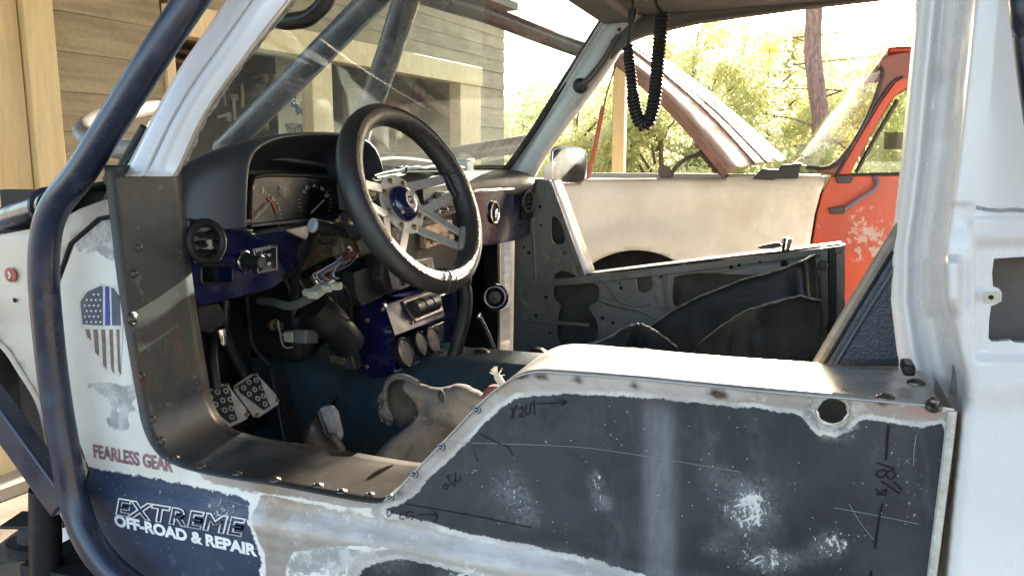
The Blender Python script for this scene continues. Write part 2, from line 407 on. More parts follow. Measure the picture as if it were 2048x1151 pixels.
# tools and storage inside the garage: pegboard left bay, cabinet and boxes right bay
OFF = -.85
def inbox(px0, px1, py0, py1, off): return ws(px0, off), ws(px1, off), atw((px0 + px1) / 2, py1, off).z, atw((px0 + px1) / 2, py0, off).z
peg = thing('tool_board', 'brown pegboard crowded with hanging tools in the left garage bay', 'pegboard', wp(ws(420, OFF), 0, OFF))
a, b, z0, z1 = inbox(372, 560, 60, 420, OFF); PEG = M('brown_pegboard', (.085, .06, .04), .8, var=.3, vs_=9, fine=.5)
m = MB(); wbox(m, a, b, z0, z1, OFF - .03, OFF); m.build('board', PEG, peg)
for py in (82, 104, 124):
    m = MB(); q = inbox(358, 425, py, py + 7, OFF + .2); wbox(m, *q, OFF, OFF + .22); m.build('shelf_plank', M('shelf_wood', (.19, .12, .07), .7), peg)
TOOLM = [M('tool_steel', (.30, .27, .22), .4, metal=.5), M('tool_wood', (.42, .30, .17), .6), M('tool_dark', (.05, .05, .06), .5), M('tool_cream', (.5, .45, .33), .6)]
tools = [(505, 150, 540, 162, 0, 'pale cordless drill hanging at the top of the pegboard'), (466, 190, 474, 240, 3, 'cream hooked hose end hanging low on the pegboard'),
         (482, 160, 490, 215, 1, 'wooden handled hammer hanging on the pegboard'), (436, 230, 462, 238, 3, 'cream ruler slanting at the left edge of the pegboard'),
         (500, 200, 508, 262, 1, 'long wooden mallet handle hanging beside the blue tube'), (520, 170, 530, 230, 0, 'steel pry bar hanging in the middle of the pegboard'),
         (538, 190, 544, 250, 2, 'black wrench hanging at the right end of the pegboard'), (450, 170, 456, 214, 0, 'thin steel file hanging high on the pegboard'),
         (512, 238, 536, 268, 2, 'black tool pouch hanging low on the pegboard'), (546, 150, 556, 190, 1, 'wooden clamp hanging at the pegboard corner')]
for i, (x0, y0, x1, y1, mi, lab) in enumerate(tools):
    a, b, z0, z1 = inbox(x0, x1, y0, y1, OFF + .03); t = thing('hanging_tool', lab, 'tool', wp((a + b) / 2, z0, OFF + .03), 'tools on the pegboard')
    hor = (b - a) > (z1 - z0); m = MB(); h = MB()
    if hor:
        m.tube([wp(a, z0 + .01, OFF + .05), wp((a * .4 + b * .6), z1, OFF + .05)], .014, 8); h.box(wp(b - .03, (z0 + z1) / 2, OFF + .05), (.03, .05, .07), wrot)
    else:
        m.tube([wp((a + b) / 2, z0, OFF + .05), wp((a + b) / 2 + rr.uniform(-.02, .02), (z0 + z1) / 2, OFF + .06), wp((a + b) / 2, z1, OFF + .05)], (b - a) * .3, 8, smooth=3)
        h.box(wp((a + b) / 2, z1 - .02, OFF + .05), (.03, max(.06, (b - a) * 1.8), .045), wrot)
    m.build('handle', TOOLM[mi], t); h.build('head', TOOLM[(mi * 2) % 3], t, bevel=.004)
# shop banner
BO = -.5
a, b, z0, z1 = inbox(560, 655, 125, 330, BO); bn = thing('shop_banner', 'pale automotive service banner with blue gear emblem behind the post', 'banner', wp(a, z0, BO))
BANN = M('banner_vinyl', (.36, .31, .24), .55, var=.1, vs_=4); INK = M('banner_blue_ink', (.03, .05, .14), .6); INKG = M('banner_black_ink', (.04, .04, .05), .6)
m = MB(); wbox(m, a, b, z0, z1, BO - .004, BO); m.build('sheet', BANN, bn)
gc = atw(606, 197, BO + .003); m = MB(); g = []
for i in range(40):
    rd = .155 if (i // 2) % 2 else .125; t = 2 * math.pi * i / 40; g.append(gc + wd * (rd * math.cos(t)) + Vector((0, 0, rd * math.sin(t))))
hole = [gc + wd * (.085 * math.cos(2 * math.pi * i / 20)) + Vector((0, 0, .085 * math.sin(2 * math.pi * i / 20))) for i in range(20)]
plate([g, hole], wn * .001, m); m.build('gear_emblem', INK, bn, smooth=False)
text('lettering', 'SE', INK, bn, atw(583, 178, BO + .003) + wd * .07, wd, (0, 0, 1), h=.075, bold=.02)
text('lettering', 'certified', LETTERW, bn, gc + wn * .003 - wd * .13 - Vector((0, 0, .05)), wd, (0, 0, 1), w=.27, bold=.02)
text('lettering', 'AUTOMOTIVE', INKG, bn, atw(570, 256, BO + .003), wd, (0, 0, 1), w=.34, bold=.03)
text('lettering', 'SERVICE', INKG, bn, atw(574, 270, BO + .003), wd, (0, 0, 1), w=.28, bold=.03)
# right bay
RO = -1.0
def crate(name, lab, cat, px0, px1, py0, py1, off, dep, mat, grp=None):
    a, b, z0, z1 = inbox(px0, px1, py0, py1, off); t = thing(name, lab, cat, wp((a + b) / 2, z0, off), grp)
    m = MB(); wbox(m, a, b, z0, z1, off - dep, off); m.build('body', mat, t, bevel=.006)
    m = MB(); wbox(m, a + .01, b - .01, z1 + .001, z1 + .02, off - dep + .01, off - .01); m.build('lid', mat, t, bevel=.003); return t
CARD = M('cardboard', (.40, .28, .16), .85, var=.12, vs_=5); BL = M('blue_cloth', (.035, .06, .13), .9, bump=.5, bs=30, bd=.01); RD = M('dark_red_cloth', (.14, .03, .03), .9, bump=.5, bs=30, bd=.01)
crate('cardboard_box', 'large tan cardboard box with pink stickers in the right garage bay', 'box', 752, 826, 185, 330, RO, .4, CARD)
crate('cardboard_box', 'low cardboard box beside the garage post', 'box', 678, 745, 262, 330, RO, .4, CARD)
crate('storage_cabinet', 'dark cabinet at the right end of the garage bay', 'cabinet', 878, 912, 160, 330, RO + .2, .4, M('cabinet_dark', (.05, .06, .075), .6))
a, b, z0, z1 = inbox(764, 790, 200, 216, RO + .01)
for x in (764, 794):
    q = inbox(x, x + 20, 200, 217, RO + .006); s = thing('sticker', 'pink sticker on the tan box, nearer the %s' % ('post' if x < 780 else 'hanging jackets'), 'sticker', wp(q[0], q[2], RO + .006), 'pink stickers on the box')
    m = MB(); wbox(m, *q, RO + .002, RO + .005); m.build('face', M('pink_print', (.45, .13, .16), .6), s)
for x0, x1, mt, lab in ((830, 852, RD, 'dark red jacket hanging in the right garage bay'), (853, 877, BL, 'dark blue jacket hanging in the right garage bay')):
    inf = MB(); a, b, z0, z1 = inbox(x0, x1, 165, 330, RO + .1); t = thing('hanging_jacket', lab, 'jacket', wp(a, z0, RO + .1), 'jackets in the garage')
    pts = []; nn_ = 12
    for j in range(nn_):
        zz = z0 + (z1 - z0) * j / (nn_ - 1); wdt = (b - a) * .5 * (1 if j < nn_ - 3 else (.9, .6, .25)[j - nn_ + 3])
        for k in range(12):
            t2 = 2 * math.pi * k / 12; fold = 1 + .18 * math.sin(5 * t2 + j * .3)
            pts.append(wp((a + b) / 2 + wdt * math.cos(t2) * fold, zz, RO + .1 + .07 * math.sin(t2) * fold))
    fs = [(j * 12 + k, j * 12 + (k + 1) % 12, (j + 1) * 12 + (k + 1) % 12, (j + 1) * 12 + k) for j in range(nn_ - 1) for k in range(12)]
    inf.add(pts, fs); inf.build('cloth', mt, t); MB().tube([wp((a + b) / 2, z1 - .02, RO + .1), wp((a + b) / 2, z1 + .06, RO + .1)], .006, 6).build('hook', DKMETAL, t)
c0 = atw(795, 284, RO + .2); t = thing('air_hose_reel', 'small teal hose reel below the pink stickers', 'hose reel', c0 - Vector((0, 0, .07)))
MB().torus(c0, wn, .05, .022, 24, 8).build('hose', M('teal_hose', (.03, .16, .17), .5), t); MB().lathe(c0 - wn * .03, wn, [(0, .03), (.06, .03)], 16).build('hub', DKMETAL, t)

# ------------------------------------------------------------------ carport post and trees beyond
def leafmat(name, c1, c2, tr):
    n = NT(name); g = n.t.nodes.new('ShaderNodeNewGeometry'); c = n.mix(g.outputs['Random Per Island'], c1, c2)
    d = n.t.nodes.new('ShaderNodeBsdfDiffuse'); t = n.t.nodes.new('ShaderNodeBsdfTranslucent'); mx = n.t.nodes.new('ShaderNodeMixShader')
    n.t.links.new(c, d.inputs[0]); n.t.links.new(n.mix(.35, c, (.92, .90, .52)), t.inputs[0]); mx.inputs[0].default_value = tr
    n.t.links.new(d.outputs[0], mx.inputs[1]); n.t.links.new(t.outputs[0], mx.inputs[2]); n.t.links.new(mx.outputs[0], n.out.inputs[0]); return n.m
LEAF = [leafmat('yellow_green_leaves', (.44, .46, .20), (.72, .68, .38), .68), leafmat('mid_green_leaves', (.24, .30, .12), (.48, .49, .22), .62),
        leafmat('autumn_leaves', (.52, .46, .22), (.66, .52, .28), .66)]
BARK = M('brown_bark', (.13, .09, .065), .9, var=.35, vs_=10, streak=(3, 3, .6), bump=1, bs=40, bd=.01)
PINEB = M('red_brown_pine_bark', (.30, .18, .13), .9, var=.4, vs_=9, streak=(3, 3, .8), bump=1, bs=30, bd=.02, fine=.5)
def crown(name, clumps, nleaf, size, mat, parent, rnd):
    vs_ = []; fs = []
    for i in range(nleaf):
        c, rad = clumps[rnd.randrange(len(clumps))]
        d = Vector((rnd.gauss(0, 1), rnd.gauss(0, 1), rnd.gauss(0, .8))).normalized() * rad * (rnd.random() ** .45); p = c + d
        u = Vector((rnd.gauss(0, 1), rnd.gauss(0, 1), rnd.gauss(0, .7))).normalized(); w = u.orthogonal().normalized(); w = Matrix.Rotation(rnd.uniform(0, 6.28), 3, u) @ w; q = u.cross(w)
        s = size * rnd.uniform(.6, 1.35); n0 = len(vs_)
        vs_ += [p - w * s, p + q * s * .45 + u * s * .15, p + w * s, p - q * s * .45 + u * s * .1]; fs += [(n0, n0 + 1, n0 + 2), (n0, n0 + 2, n0 + 3)]
    return mesh(name, vs_, fs, mat, parent, smooth=False)
def tree(name, lab, px, D, topy, lowz, wid, nleaf, mi, seed, size=.048, trunk_r=.06, dens=15, clip=None):
    rnd = random.Random(seed); b = at(px, 400, D=D); b.z = 0; top = at(px, topy, D=D).z; t = thing(name, lab, 'tree', b, 'trees beyond the second truck')
    cl = []
    for i in range(dens):
        zz = lowz + (top - lowz) * ((i + .5) / dens); wr = wid * (1 - .55 * ((zz - lowz) / (top - lowz)) ** 2)
        cl.append((Vector((b.x + rnd.uniform(-wr, wr) * .8, b.y + rnd.uniform(-wr, wr) * .6, zz - .15)), rnd.uniform(.3, .6) * wid * .8))
    m = MB(); tp = Vector((b.x + rnd.uniform(-.2, .2), b.y, top - .5)); mid = (b + tp) / 2 + Vector((rnd.uniform(-.12, .12), 0, 0))
    m.tube([b - Vector((0, 0, .05)), mid, tp], [trunk_r, trunk_r * .9, trunk_r * .8, trunk_r * .7, trunk_r * .6, trunk_r * .45, trunk_r * .3], 8, smooth=3)
    for c, rad in cl:
        h = min(max(.3, c.z - .5), top - .7); s = b + (tp - b) * min(.95, h / max(.1, tp.z)); m.tube([s, (s + c) / 2 + Vector((0, 0, .08)), c], [trunk_r * .4, trunk_r * .28, trunk_r * .12], 5)
    m.build('trunk', BARK, t); crown('crown', cl, nleaf, size, LEAF[mi], t, rnd); return t
tree('leafy_tree', 'bright bushy tree right of the cream carport post', 1300, 11, 150, .3, 1.15, 9000, 0, 1)
tree('leafy_tree', 'green shrubby tree left of the cream carport post', 1165, 12, 170, .2, 1.2, 9000, 0, 2)
tree('leafy_tree', 'dense dark green tree low behind the white fender', 1230, 13.5, 240, .1, 1.7, 9000, 1, 3)
tree('leafy_tree', 'yellow leafy tree under the raised hood', 1420, 12.5, 110, .2, 1.3, 9000, 0, 4)
tree('leafy_tree', 'sunlit tree spreading left of the pine trunk', 1545, 13, 70, .3, 1.3, 9000, 0, 5)
tree('leafy_tree', 'autumn tinted tree right of the pine trunk', 1720, 14, 95, .3, 1.2, 7000, 2, 6)
tree('leafy_tree', 'low green bush near the red truck windshield', 1590, 10, 285, .1, .9, 5000, 1, 7)
tree('leafy_tree', 'tall thin tree seen above the coiled cord', 1370, 17, 25, .8, 1.3, 6000, 0, 8)
tree('leafy_tree', 'pale tree seen through the far side of the windshield', 1060, 16, 190, .2, 1.5, 6000, 0, 9)
tree('leafy_tree', 'shady tree standing farthest right by the red cab', 1860, 15, 120, .3, 1.6, 6000, 1, 10)
tree('leafy_tree', 'dark green tree low behind the coiled cord', 1375, 14, 250, .1, 1.5, 8000, 1, 11)
for k, (px, D, ty, wid, nl, mi, lab) in enumerate(((1120, 19, 175, 2.0, 7000, 0, 'far pale tree just right of the windshield pillar'), (1290, 20, 90, 2.2, 8000, 0, 'far sunlit tree behind the coiled cord'), (1460, 21, 60, 2.4, 8000, 2, 'far golden tree above the raised hood'), (1600, 20, 65, 2.2, 8000, 0, 'far yellow tree straight behind the pine trunk'), (1750, 19, 80, 2.2, 7000, 0, 'far tree rising behind the red cab roof'))):
    tree('leafy_tree', lab, px, D, ty, .2, wid, nl, mi, 30 + k, size=.085)
b = at(1637, 400, D=10.5); b.z = 0; t = thing('pine_tree', 'tall bare red-brown pine trunk between the leafy trees', 'tree', b)
tp = at(1628, 20, D=10.5); m = MB(); m.tube([b - Vector((0, 0, .1)), at(1643, 280, D=10.5), at(1630, 150, D=10.5), tp, tp + Vector((.05, 0, 4))], [.12, .118, .115, .113, .11, .11, .11, .11, .11, .11, .105, .1, .09], 14, smooth=3)
rnd = random.Random(4)
for k in range(5):
    q = at(1634, 90 + 55 * k, D=10.5); m.tube([q, q + Vector((rnd.choice((-1, 1)) * .3, .1, .12)), q + Vector((rnd.choice((-1, 1)) * .7, .2, .2))], [.02, .013, .006], 5)
m.build('trunk', PINEB, t); crown('crown', [(tp + Vector((rnd.uniform(-.6, .6), rnd.uniform(-.6, .6), 4 + rnd.uniform(0, 1.3))), .6) for k in range(8)], 1500, .09, LEAF[1], t, rnd)
b = at(1236, 400, D=6.6)
CPR = thing('carport', 'open carport with cream post and unseen roof shading the truck', 'carport', (b.x, b.y, 0))
def cpost(x, y): MB().box((x, y, 1.65), (.1, .1, 3.3)).build('post', CREAM, CPR, bevel=.006)
cpost(b.x, b.y); cpost(4.2, b.y); cpost(4.2, -1.9)
x0, x1, y0, y1 = -4.6, 4.4, -2.0, b.y + .12
MB().box(((x0 + x1) / 2, (y0 + y1) / 2, 3.49), (x1 - x0, y1 - y0, .04)).build('roof_deck', M('plywood_roof_deck', (.30, .23, .15), .8, var=.15, vs_=3, streak=(1, 6, 1)), CPR)  # roof out of view, put in to cut skylight on the truck
for y in (y0 + .06, y1 - .06): MB().box(((x0 + x1) / 2, y, 3.385), (x1 - x0, .09, .165)).build('beam', CREAM, CPR, bevel=.004)
for k in range(9): MB().box((x0 + .1 + k * (x1 - x0 - .2) / 8, (y0 + y1) / 2, 3.40), (.045, y1 - y0 - .22, .13)).build('rafter', INWALL, CPR, bevel=.003)
# ------------------------------------------------------------------ second truck: white fender, red cab, hood up
YT = 3.1
tr2 = thing('parked_pickup', 'old red and white pickup with its faded hood propped open', 'pickup truck', (at(1500, 400, Y=YT).x, YT + .8, 0))
OLDWHITE = M('chalky_old_white_paint', (.58, .54, .455), .5, var=.09, vs_=3, col2=(.64, .60, .52), dust=(.46, .40, .31), dustamt=.3, streak=(1, 1, .5), fine=.05)
n = NT('chipped_orange_red_paint')
c = n.mix(n.rng(n.noise(5, 5), .3, .7), (.40, .050, .015), (.31, .048, .022)); cx_ = at(1738, 470, Y=YT)
sep = n.t.nodes.new('ShaderNodeVectorMath'); sep.operation = 'SUBTRACT'; n.t.links.new(n.co.outputs['Object'], sep.inputs[0]); sep.inputs[1].default_value = cx_
sc_ = n.t.nodes.new('ShaderNodeVectorMath'); sc_.operation = 'MULTIPLY'; n.t.links.new(sep.outputs[0], sc_.inputs[0]); sc_.inputs[1].default_value = (9, .2, 6)
ln = n.t.nodes.new('ShaderNodeVectorMath'); ln.operation = 'LENGTH'; n.t.links.new(sc_.outputs[0], ln.inputs[0])
near = n.rng(ln.outputs['Value'], .1, 1.2, .17, 0); chip = n.rng(n.math('ADD', n.noise(26, 7, .75), near), .63, .66)
c = n.mix(chip, c, (.33, .25, .22)); n.set('Base Color', c); n.set('Roughness', .42); n.bump(chip, .3, -.001); REDCHIP = n.m
seam = [(1655, 352), (1640, 388), (1629, 430), (1621, 480), (1617, 520), (1612, 620), (1610, 820)]
arch = [(1500 - 0, 820)] + [(1272 + 158 * math.cos(R(a)), 655 - 158 * math.sin(R(a)) * 1.0) for a in range(-20, 201, 10)] + [(1060, 820)]
out = [(1020, 364), (1110, 360), (1300, 357), (1500, 355)] + seam + [(1500, 820)] + arch[1:-1] + [(1100, 720), (1020, 720)]
# fender skin as a softly crowned grid
def YF(px, py):
    top = max(0, (385 - py) / 30); y = YT + .05 * top * top
    d = math.hypot(px - 1272, py - 655) - 158; y -= .045 * math.exp(-(max(d, 0) / 48) ** 4) * (1 if py < 640 else 0)
    return y + .01 * math.sin((px - 1000) / 700 * 3.1)
fo = [(p.x, p.z) for p in (at(a, b, Y=YT) for a, b in out)]
v2, f2 = grid_fill(fo, .03); vv = []
for x, z in v2:
    px, py = pix((x, YT, z)); vv.append(Vector((x, YF(px, py), z)))
mesh('front_fender', vv, f2, OLDWHITE, tr2, solid=.004, ang=60)
MB().tube([at(a, b, Y=YT - .02) for a, b in arch[4:-4]], .008, 8, smooth=3).build('wheel_arch_lip', OLDWHITE, tr2)
x0 = at(1020, 360, Y=YT).x; x1 = at(1650, 360, Y=YT).x; zt = at(1300, 357, Y=YT).z
MB().box(((x0 + x1) / 2, YT + .14, zt - .012), (x1 - x0 - .02, .18, .012)).build('fender_top', OLDWHITE, tr2, bevel=.003)
MB().box(((x0 + x1) / 2, YT + .75, zt - .75), (x1 - x0, 1.0, .5)).build('engine_bay', DEEP, tr2)
MB().box(((x0 + x1) / 2, YT + .23, zt - .30), (x1 - x0, .02, .56)).build('inner_fender', DEEP, tr2)
MB().box(((x0 + x1) / 2, YT + 1.42, zt - .35), (x1 - x0, .04, .7)).build('far_fender', OLDWHITE, tr2)
wc = at(1272, 690, Y=YT + .16); wl = thing
MB().lathe((wc.x, YT + .04, wc.z), (0, 1, 0), [(0, .19), (.0, .30), (.03, .36), (.18, .36), (.22, .30), (.22, .19)], 36).build('tyre', RUBBER, tr2)
# red door and cowl side
dr = [(1660, 352), (1720, 351), (1830, 350), (2010, 350), (2010, 820), (1614, 820)] + [(a + 4, b) for a, b in seam[::-1][1:-1]]
d_ = pl('door', dr, REDCHIP, tr2, .05, Y=YT + .004, bevel=.006)
hb = pl('hinge', [(1672, 352), (1702, 350), (1706, 357), (1700, 366), (1676, 366)], DKMETAL, d_, -.02, Y=YT)
hb = pl('hinge', [(1658, 416), (1688, 411), (1692, 420), (1686, 427), (1662, 427)], DKMETAL, d_, -.02, Y=YT)
MB().tube([at(1690, 418, Y=YT - .02), at(1722, 396, Y=YT - .03), at(1750, 378, Y=YT - .03), at(1754, 362, Y=YT - .015), at(1748, 354, Y=YT)], .010, 8, smooth=4).build('mirror_bracket', M('blue_grey_bracket', (.12, .11, .17), .5), d_)
# cab shell: pillar band with window openings
pil = [(1606, 330), (1640, 345), (1672, 352), (1830, 351), (2010, 351), (2010, 104), (1850, 102), (1800, 104), (1778, 108), (1764, 118), (1757, 128), (1764, 140), (1762, 155), (1742, 212), (1716, 262), (1700, 288), (1676, 318), (1655, 332), (1625, 333)]
win = [(1700, 347), (1726, 300), (1770, 222), (1792, 192), (1812, 180), (1990, 176), (1990, 347)]
cabm = pl('cab', pil, REDBROWN, tr2, .06, holes=[win], Y=YT + .012, bevel=.008)
fr = [(1676, 350), (1708, 292), (1760, 205), (1788, 166), (1806, 156), (1992, 152), (1992, 172), (1815, 174), (1797, 186), (1772, 216), (1728, 296), (1700, 350)]
fr_ = pl('door_frame', fr, ORANGE, d_, .03, Y=YT - .004, bevel=.006)
MB().tube([at(a, b, Y=YT + .005) for a, b in ((1674, 350), (1706, 291), (1757, 204), (1786, 164), (1806, 154))], .006, 8, smooth=3).build('weatherstrip', RUBBER, cabm)
MB().tube([at(a, b, Y=YT + .005) for a, b in ((1612, 334), (1652, 336), (1680, 322), (1706, 288), (1742, 218), (1764, 152), (1760, 134))], .009, 8, smooth=4).build('windshield_seal', RUBBER, cabm)
MB().tube([at(a, b, Y=YT + .03) for a, b in ((1712, 345), (1742, 290), (1795, 200))], .009, 8).build('vent_window_frame', RUBBER, d_)
MB().tube([at(a, b, Y=YT + .01) for a, b in ((1690, 350), (1740, 349), (1850, 347), (2000, 347))], .008, 8).build('window_sill_seal', RUBBER, d_)
def glassmat(name, tint, haze, hazecol, amount=.12, scuff=None):
    n = NT(name); n.set('Base Color', (*tint, 1)); nt = n.t
    tb = nt.nodes.new('ShaderNodeBsdfTransparent'); tb.inputs[0].default_value = (*tint, 1)
    gl = nt.nodes.new('ShaderNodeBsdfGlossy'); gl.inputs['Roughness'].default_value = .03
    df = nt.nodes.new('ShaderNodeBsdfDiffuse'); df.inputs[0].default_value = (*hazecol, 1)
    tl = nt.nodes.new('ShaderNodeBsdfTranslucent'); tl.inputs[0].default_value = (*hazecol, 1)
    ad = nt.nodes.new('ShaderNodeMixShader'); ad.inputs[0].default_value = .6
    nt.links.new(df.outputs[0], ad.inputs[1]); nt.links.new(tl.outputs[0], ad.inputs[2])
    fr = nt.nodes.new('ShaderNodeFresnel'); fr.inputs[0].default_value = 1.35
    m1 = nt.nodes.new('ShaderNodeMixShader'); nt.links.new(n.math('MULTIPLY', fr.outputs[0], amount * 5), m1.inputs[0]); nt.links.new(tb.outputs[0], m1.inputs[1]); nt.links.new(gl.outputs[0], m1.inputs[2])
    h = n.rng(n.noise(3.5, 6, .65), .35, .75, haze * .35, haze * 1.5)
    if scuff:
        st = n.rng(n.noise(60, 4, .7, stretch=(.25, 1, 1), off=2), .66, .72, 0, scuff); sp = n.rng(n.voro(75), .0, .085, scuff * .9, 0); h = n.math('ADD', h, n.math('MAXIMUM', n.math('MULTIPLY', st, n.rng(n.noise(5, 2, .5, off=8), .5, .62)), n.math('MULTIPLY', sp, n.rng(n.noise(9, 2, .5, off=1), .5, .6))))
    m2 = nt.nodes.new('ShaderNodeMixShader'); nt.links.new(h, m2.inputs[0]); nt.links.new(m1.outputs[0], m2.inputs[1]); nt.links.new(ad.outputs[0], m2.inputs[2])
    nt.links.new(m2.outputs[0], n.out.inputs[0]); return n.m
OLDGLASS = glassmat('dusty_old_glass', (.80, .84, .74), .10, (.55, .52, .42), .05)
a0, a1 = at(1650, 336, Y=YT + .05), at(1762, 142, Y=YT + .05); vv = []; fs = []; NU, NV = 10, 6
for i in range(NU + 1):
    u = i / NU; bow = math.sin(math.pi * min(1, u * 1.0)) * .16
    for j in range(NV + 1):
        p = a0.lerp(a1, j / NV); vv.append(Vector((p.x - bow * (1 - .5 * j / NV) - (.02 if i else 0), p.y + u * 1.4, p.z)))
fs = [(i * (NV + 1) + j, (i + 1) * (NV + 1) + j, (i + 1) * (NV + 1) + j + 1, i * (NV + 1) + j + 1) for i in range(NU) for j in range(NV)]
mesh('windshield', vv, fs, OLDGLASS, tr2)
pl('side_window', win, glassmat('greenish_side_glass', (.66, .74, .60), .12, (.4, .42, .36)), d_, .004, Y=YT + .035, bevel=0)
xr0 = at(1760, 120, Y=YT).x; xr1 = at(2010, 120, Y=YT).x; zr = at(1850, 102, Y=YT).z
MB().box(((xr0 + xr1) / 2 + .03, YT + .76, zr + .012), (xr1 - xr0, 1.44, .035)).build('roof', ORANGE, tr2, bevel=.015)
MB().box(((xr0 + xr1) / 2 + .06, YT + 1.5, zr - .35), (xr1 - xr0 - .2, .04, .1)).build('far_pillar', REDBROWN, tr2)
MB().box((xr1 - .05, YT + .76, zr - .65), (.05, 1.4, 1.1)).build('cab_back', REDBROWN, tr2)
MB().box((at(1830, 420, Y=YT).x, YT + .75, at(1700, 420, Y=YT).z), (.5, 1.2, .22)).build('bench_seat', BLACK, tr2, bevel=.03)
# raised hood
HW = 1.42; n0, n1 = at(1456, 346, Y=YT + .02), at(1222, 108, Y=YT + .02); q0, q1 = at(1572, 326, Y=YT + HW), at(1262, 82, Y=YT + HW)
h0 = n0; hx = n1 - n0; hn = (q0 - n0).cross(hx).normalized()
if hn.dot(CAM - n0) < 0: hn = -hn
vv = []; fs = []; NU, NV = 40, 44
def hoodh(v):                                                     # pressed ridges across the width
    e = min(v, 1 - v) * HW
    return .03 * (1 - math.exp(-e / .05)) + .009 * (math.exp(-((e - .42) / .03) ** 2)) - .007 * math.exp(-((e - .24) / .08) ** 2) + .006 * math.exp(-((e - .10) / .025) ** 2)
for j in range(NV + 1):
    for i in range(NU + 1):
        u, v = i / NU, j / NV; p = (n0.lerp(n1, u)).lerp(q0.lerp(q1, u), v); vv.append(p + hn * (hoodh(v) + .03 * math.sin(math.pi * u)))
fs = [(j * (NU + 1) + i, j * (NU + 1) + i + 1, (j + 1) * (NU + 1) + i + 1, (j + 1) * (NU + 1) + i) for j in range(NV) for i in range(NU)]
hood2 = mesh('hood', vv, fs, HOODM, tr2, solid=.004, ang=50)
m = MB(); sk = [h0 + hx * (i / 20) + hn * (.03 * math.sin(math.pi * i / 20)) for i in range(21)]
m.add([p for q in sk for p in (q - hn * .032, q + hn * .0, q + hn * .0 + Vector((0, .012, 0)), q - hn * .032 + Vector((0, .012, 0)))],
      [(4 * i + a, 4 * i + (a + 1) % 4, 4 * i + 4 + (a + 1) % 4, 4 * i + 4 + a) for i in range(20) for a in range(4)])
m.build('hood_side_flange', M('rusty_red_edge', (.16, .075, .05), .6, var=.25, vs_=12), hood2, bevel=.002)
for v in (.30, .52):
    MB().tube([n0.lerp(n1, u).lerp(q0.lerp(q1, u), v) + hn * (hoodh(v) + .03 * math.sin(math.pi * u) + .002) for u in [k / 20 for k in range(21)]], .007, 8).build('hood_rib', HOODM, hood2)
for u in (.25, .6):
    a, b = n0.lerp(n1, u) - hn * .02, q0.lerp(q1, u) - hn * .02; MB().tube([a.lerp(b, .05), a.lerp(b, .95)], .02, 8).build('hood_brace', REDBROWN, hood2)
m = MB(); m.tube([at(a, b, Y=YT + .09) for a, b in ((1340, 352), (1352, 334), (1372, 318), (1400, 308))], .011, 8, smooth=4)
m.tube([at(a, b, Y=YT + .09) for a, b in ((1398, 302), (1425, 330), (1455, 356))], .014, 8)
plate([[at(a, b, Y=YT + .08) for a, b in ((1318, 330), (1321, 321), (1327, 330), (1337, 333), (1346, 352), (1338, 364), (1322, 360), (1316, 345))]], (0, .03, 0), m)
m.build('hood_hinge', M('hinge_brown_iron', (.06, .042, .035), .7, var=.4, vs_=20), tr2)
for q in (((1504, 358), (1524, 337), (1562, 340), (1548, 360)), ((1546, 357), (1562, 330), (1603, 326), (1596, 357))):
    pl('cowl_pad', list(q), RUBBER, tr2, .1, Y=YT + .0, bevel=.006)
MB().tube([at(a, b, Y=YT + .2) for a, b in ((1570, 335), (1590, 322), (1604, 312), (1608, 320))], .006, 6, smooth=3).build('wiper_arm', CHROME, tr2)
# red prop rod with string, standing at the front of the second truck
p0, p1 = at(1172, 372, Y=YT + .1), at(1206, 212, Y=YT + .1); t = thing('prop_rod', 'thin red rod with black string leading up to the raised hood', 'rod', p0)
MB().tube([p0, (p0 + p1) / 2 + Vector((.004, 0, 0)), p1], .011, 8, smooth=3).build('rod', M('red_rod_paint', (.30, .055, .035), .5, var=.3, vs_=30), t)
MB().tube([p1 - Vector((0, 0, .02)), at(1213, 190, Y=YT + .1), at(1222, 160, Y=YT + .1), at(1234, 122, Y=YT + .1)], .0045, 6, smooth=3).build('string', RUBBER, t)
# ------------------------------------------------------------------ the project truck
TR = thing('project_truck', 'white and navy off-road truck with cut down half door and blue tube cage', 'truck', (.1, .79, 0))
def skinY(x, z):
    zr = z - E; y = .010 * max(0, (zr + .45) / .45) ** 2 * 1.0
    k = min(1, max(0, (-.455 - zr) / .034)); k = k * k * (3 - 2 * k)
    return y - .017 * k + .004 * max(0, (-.50 - zr) / .2)
def onskin(px, py, off=-.0012):
    p = at(px, py, Y=0)
    for _ in range(3): p = at(px, py, Y=skinY(p.x, p.z))
    return Vector((p.x, p.y + off, p.z))
CONT = [(213, 330), (225, 430), (240, 560), (262, 700), (278, 790), (290, 850), (313, 897), (350, 925), (420, 945), (520, 962), (600, 976), (690, 992), (740, 1000), (768, 999), (790, 985), (815, 957), (850, 921), (900, 870), (960, 807), (1000, 772), (1035, 752), (1070, 743), (1120, 744), (1300, 759), (1500, 778), (1700, 797), (1882, 813)]
CONTS = cm2(CONT, 4)
cont_skin = [p for p in CONTS if p[1] > 433]
hole = [(1665 + 29 * math.sin(R(a)) , 822 - 25 * math.cos(R(a))) for a in range(4, 357, 16)]
hole = [(1665 + (a - 1665) * (1 + .07 * math.sin(i * 2.3)), b) for i, (a, b) in enumerate(hole)]
topr = [p for p in cont_skin[::-1]]
o1 = [(224, 433), (200, 438), (143, 488), (118, 560), (105, 620), (106, 660), (120, 740), (150, 860), (180, 940), (188, 985), (215, 1060), (275, 1160), (320, 1240), (1856, 1240), (1868, 1151), (1880, 1050), (1900, 900), (1909, 818)]
o2 = []
for i, p in enumerate(topr):
    if i and topr[i - 1][0] > 1665 >= p[0]: o2 += [(1667, 794)] + hole + [(1663, 794)]
    o2.append(p)
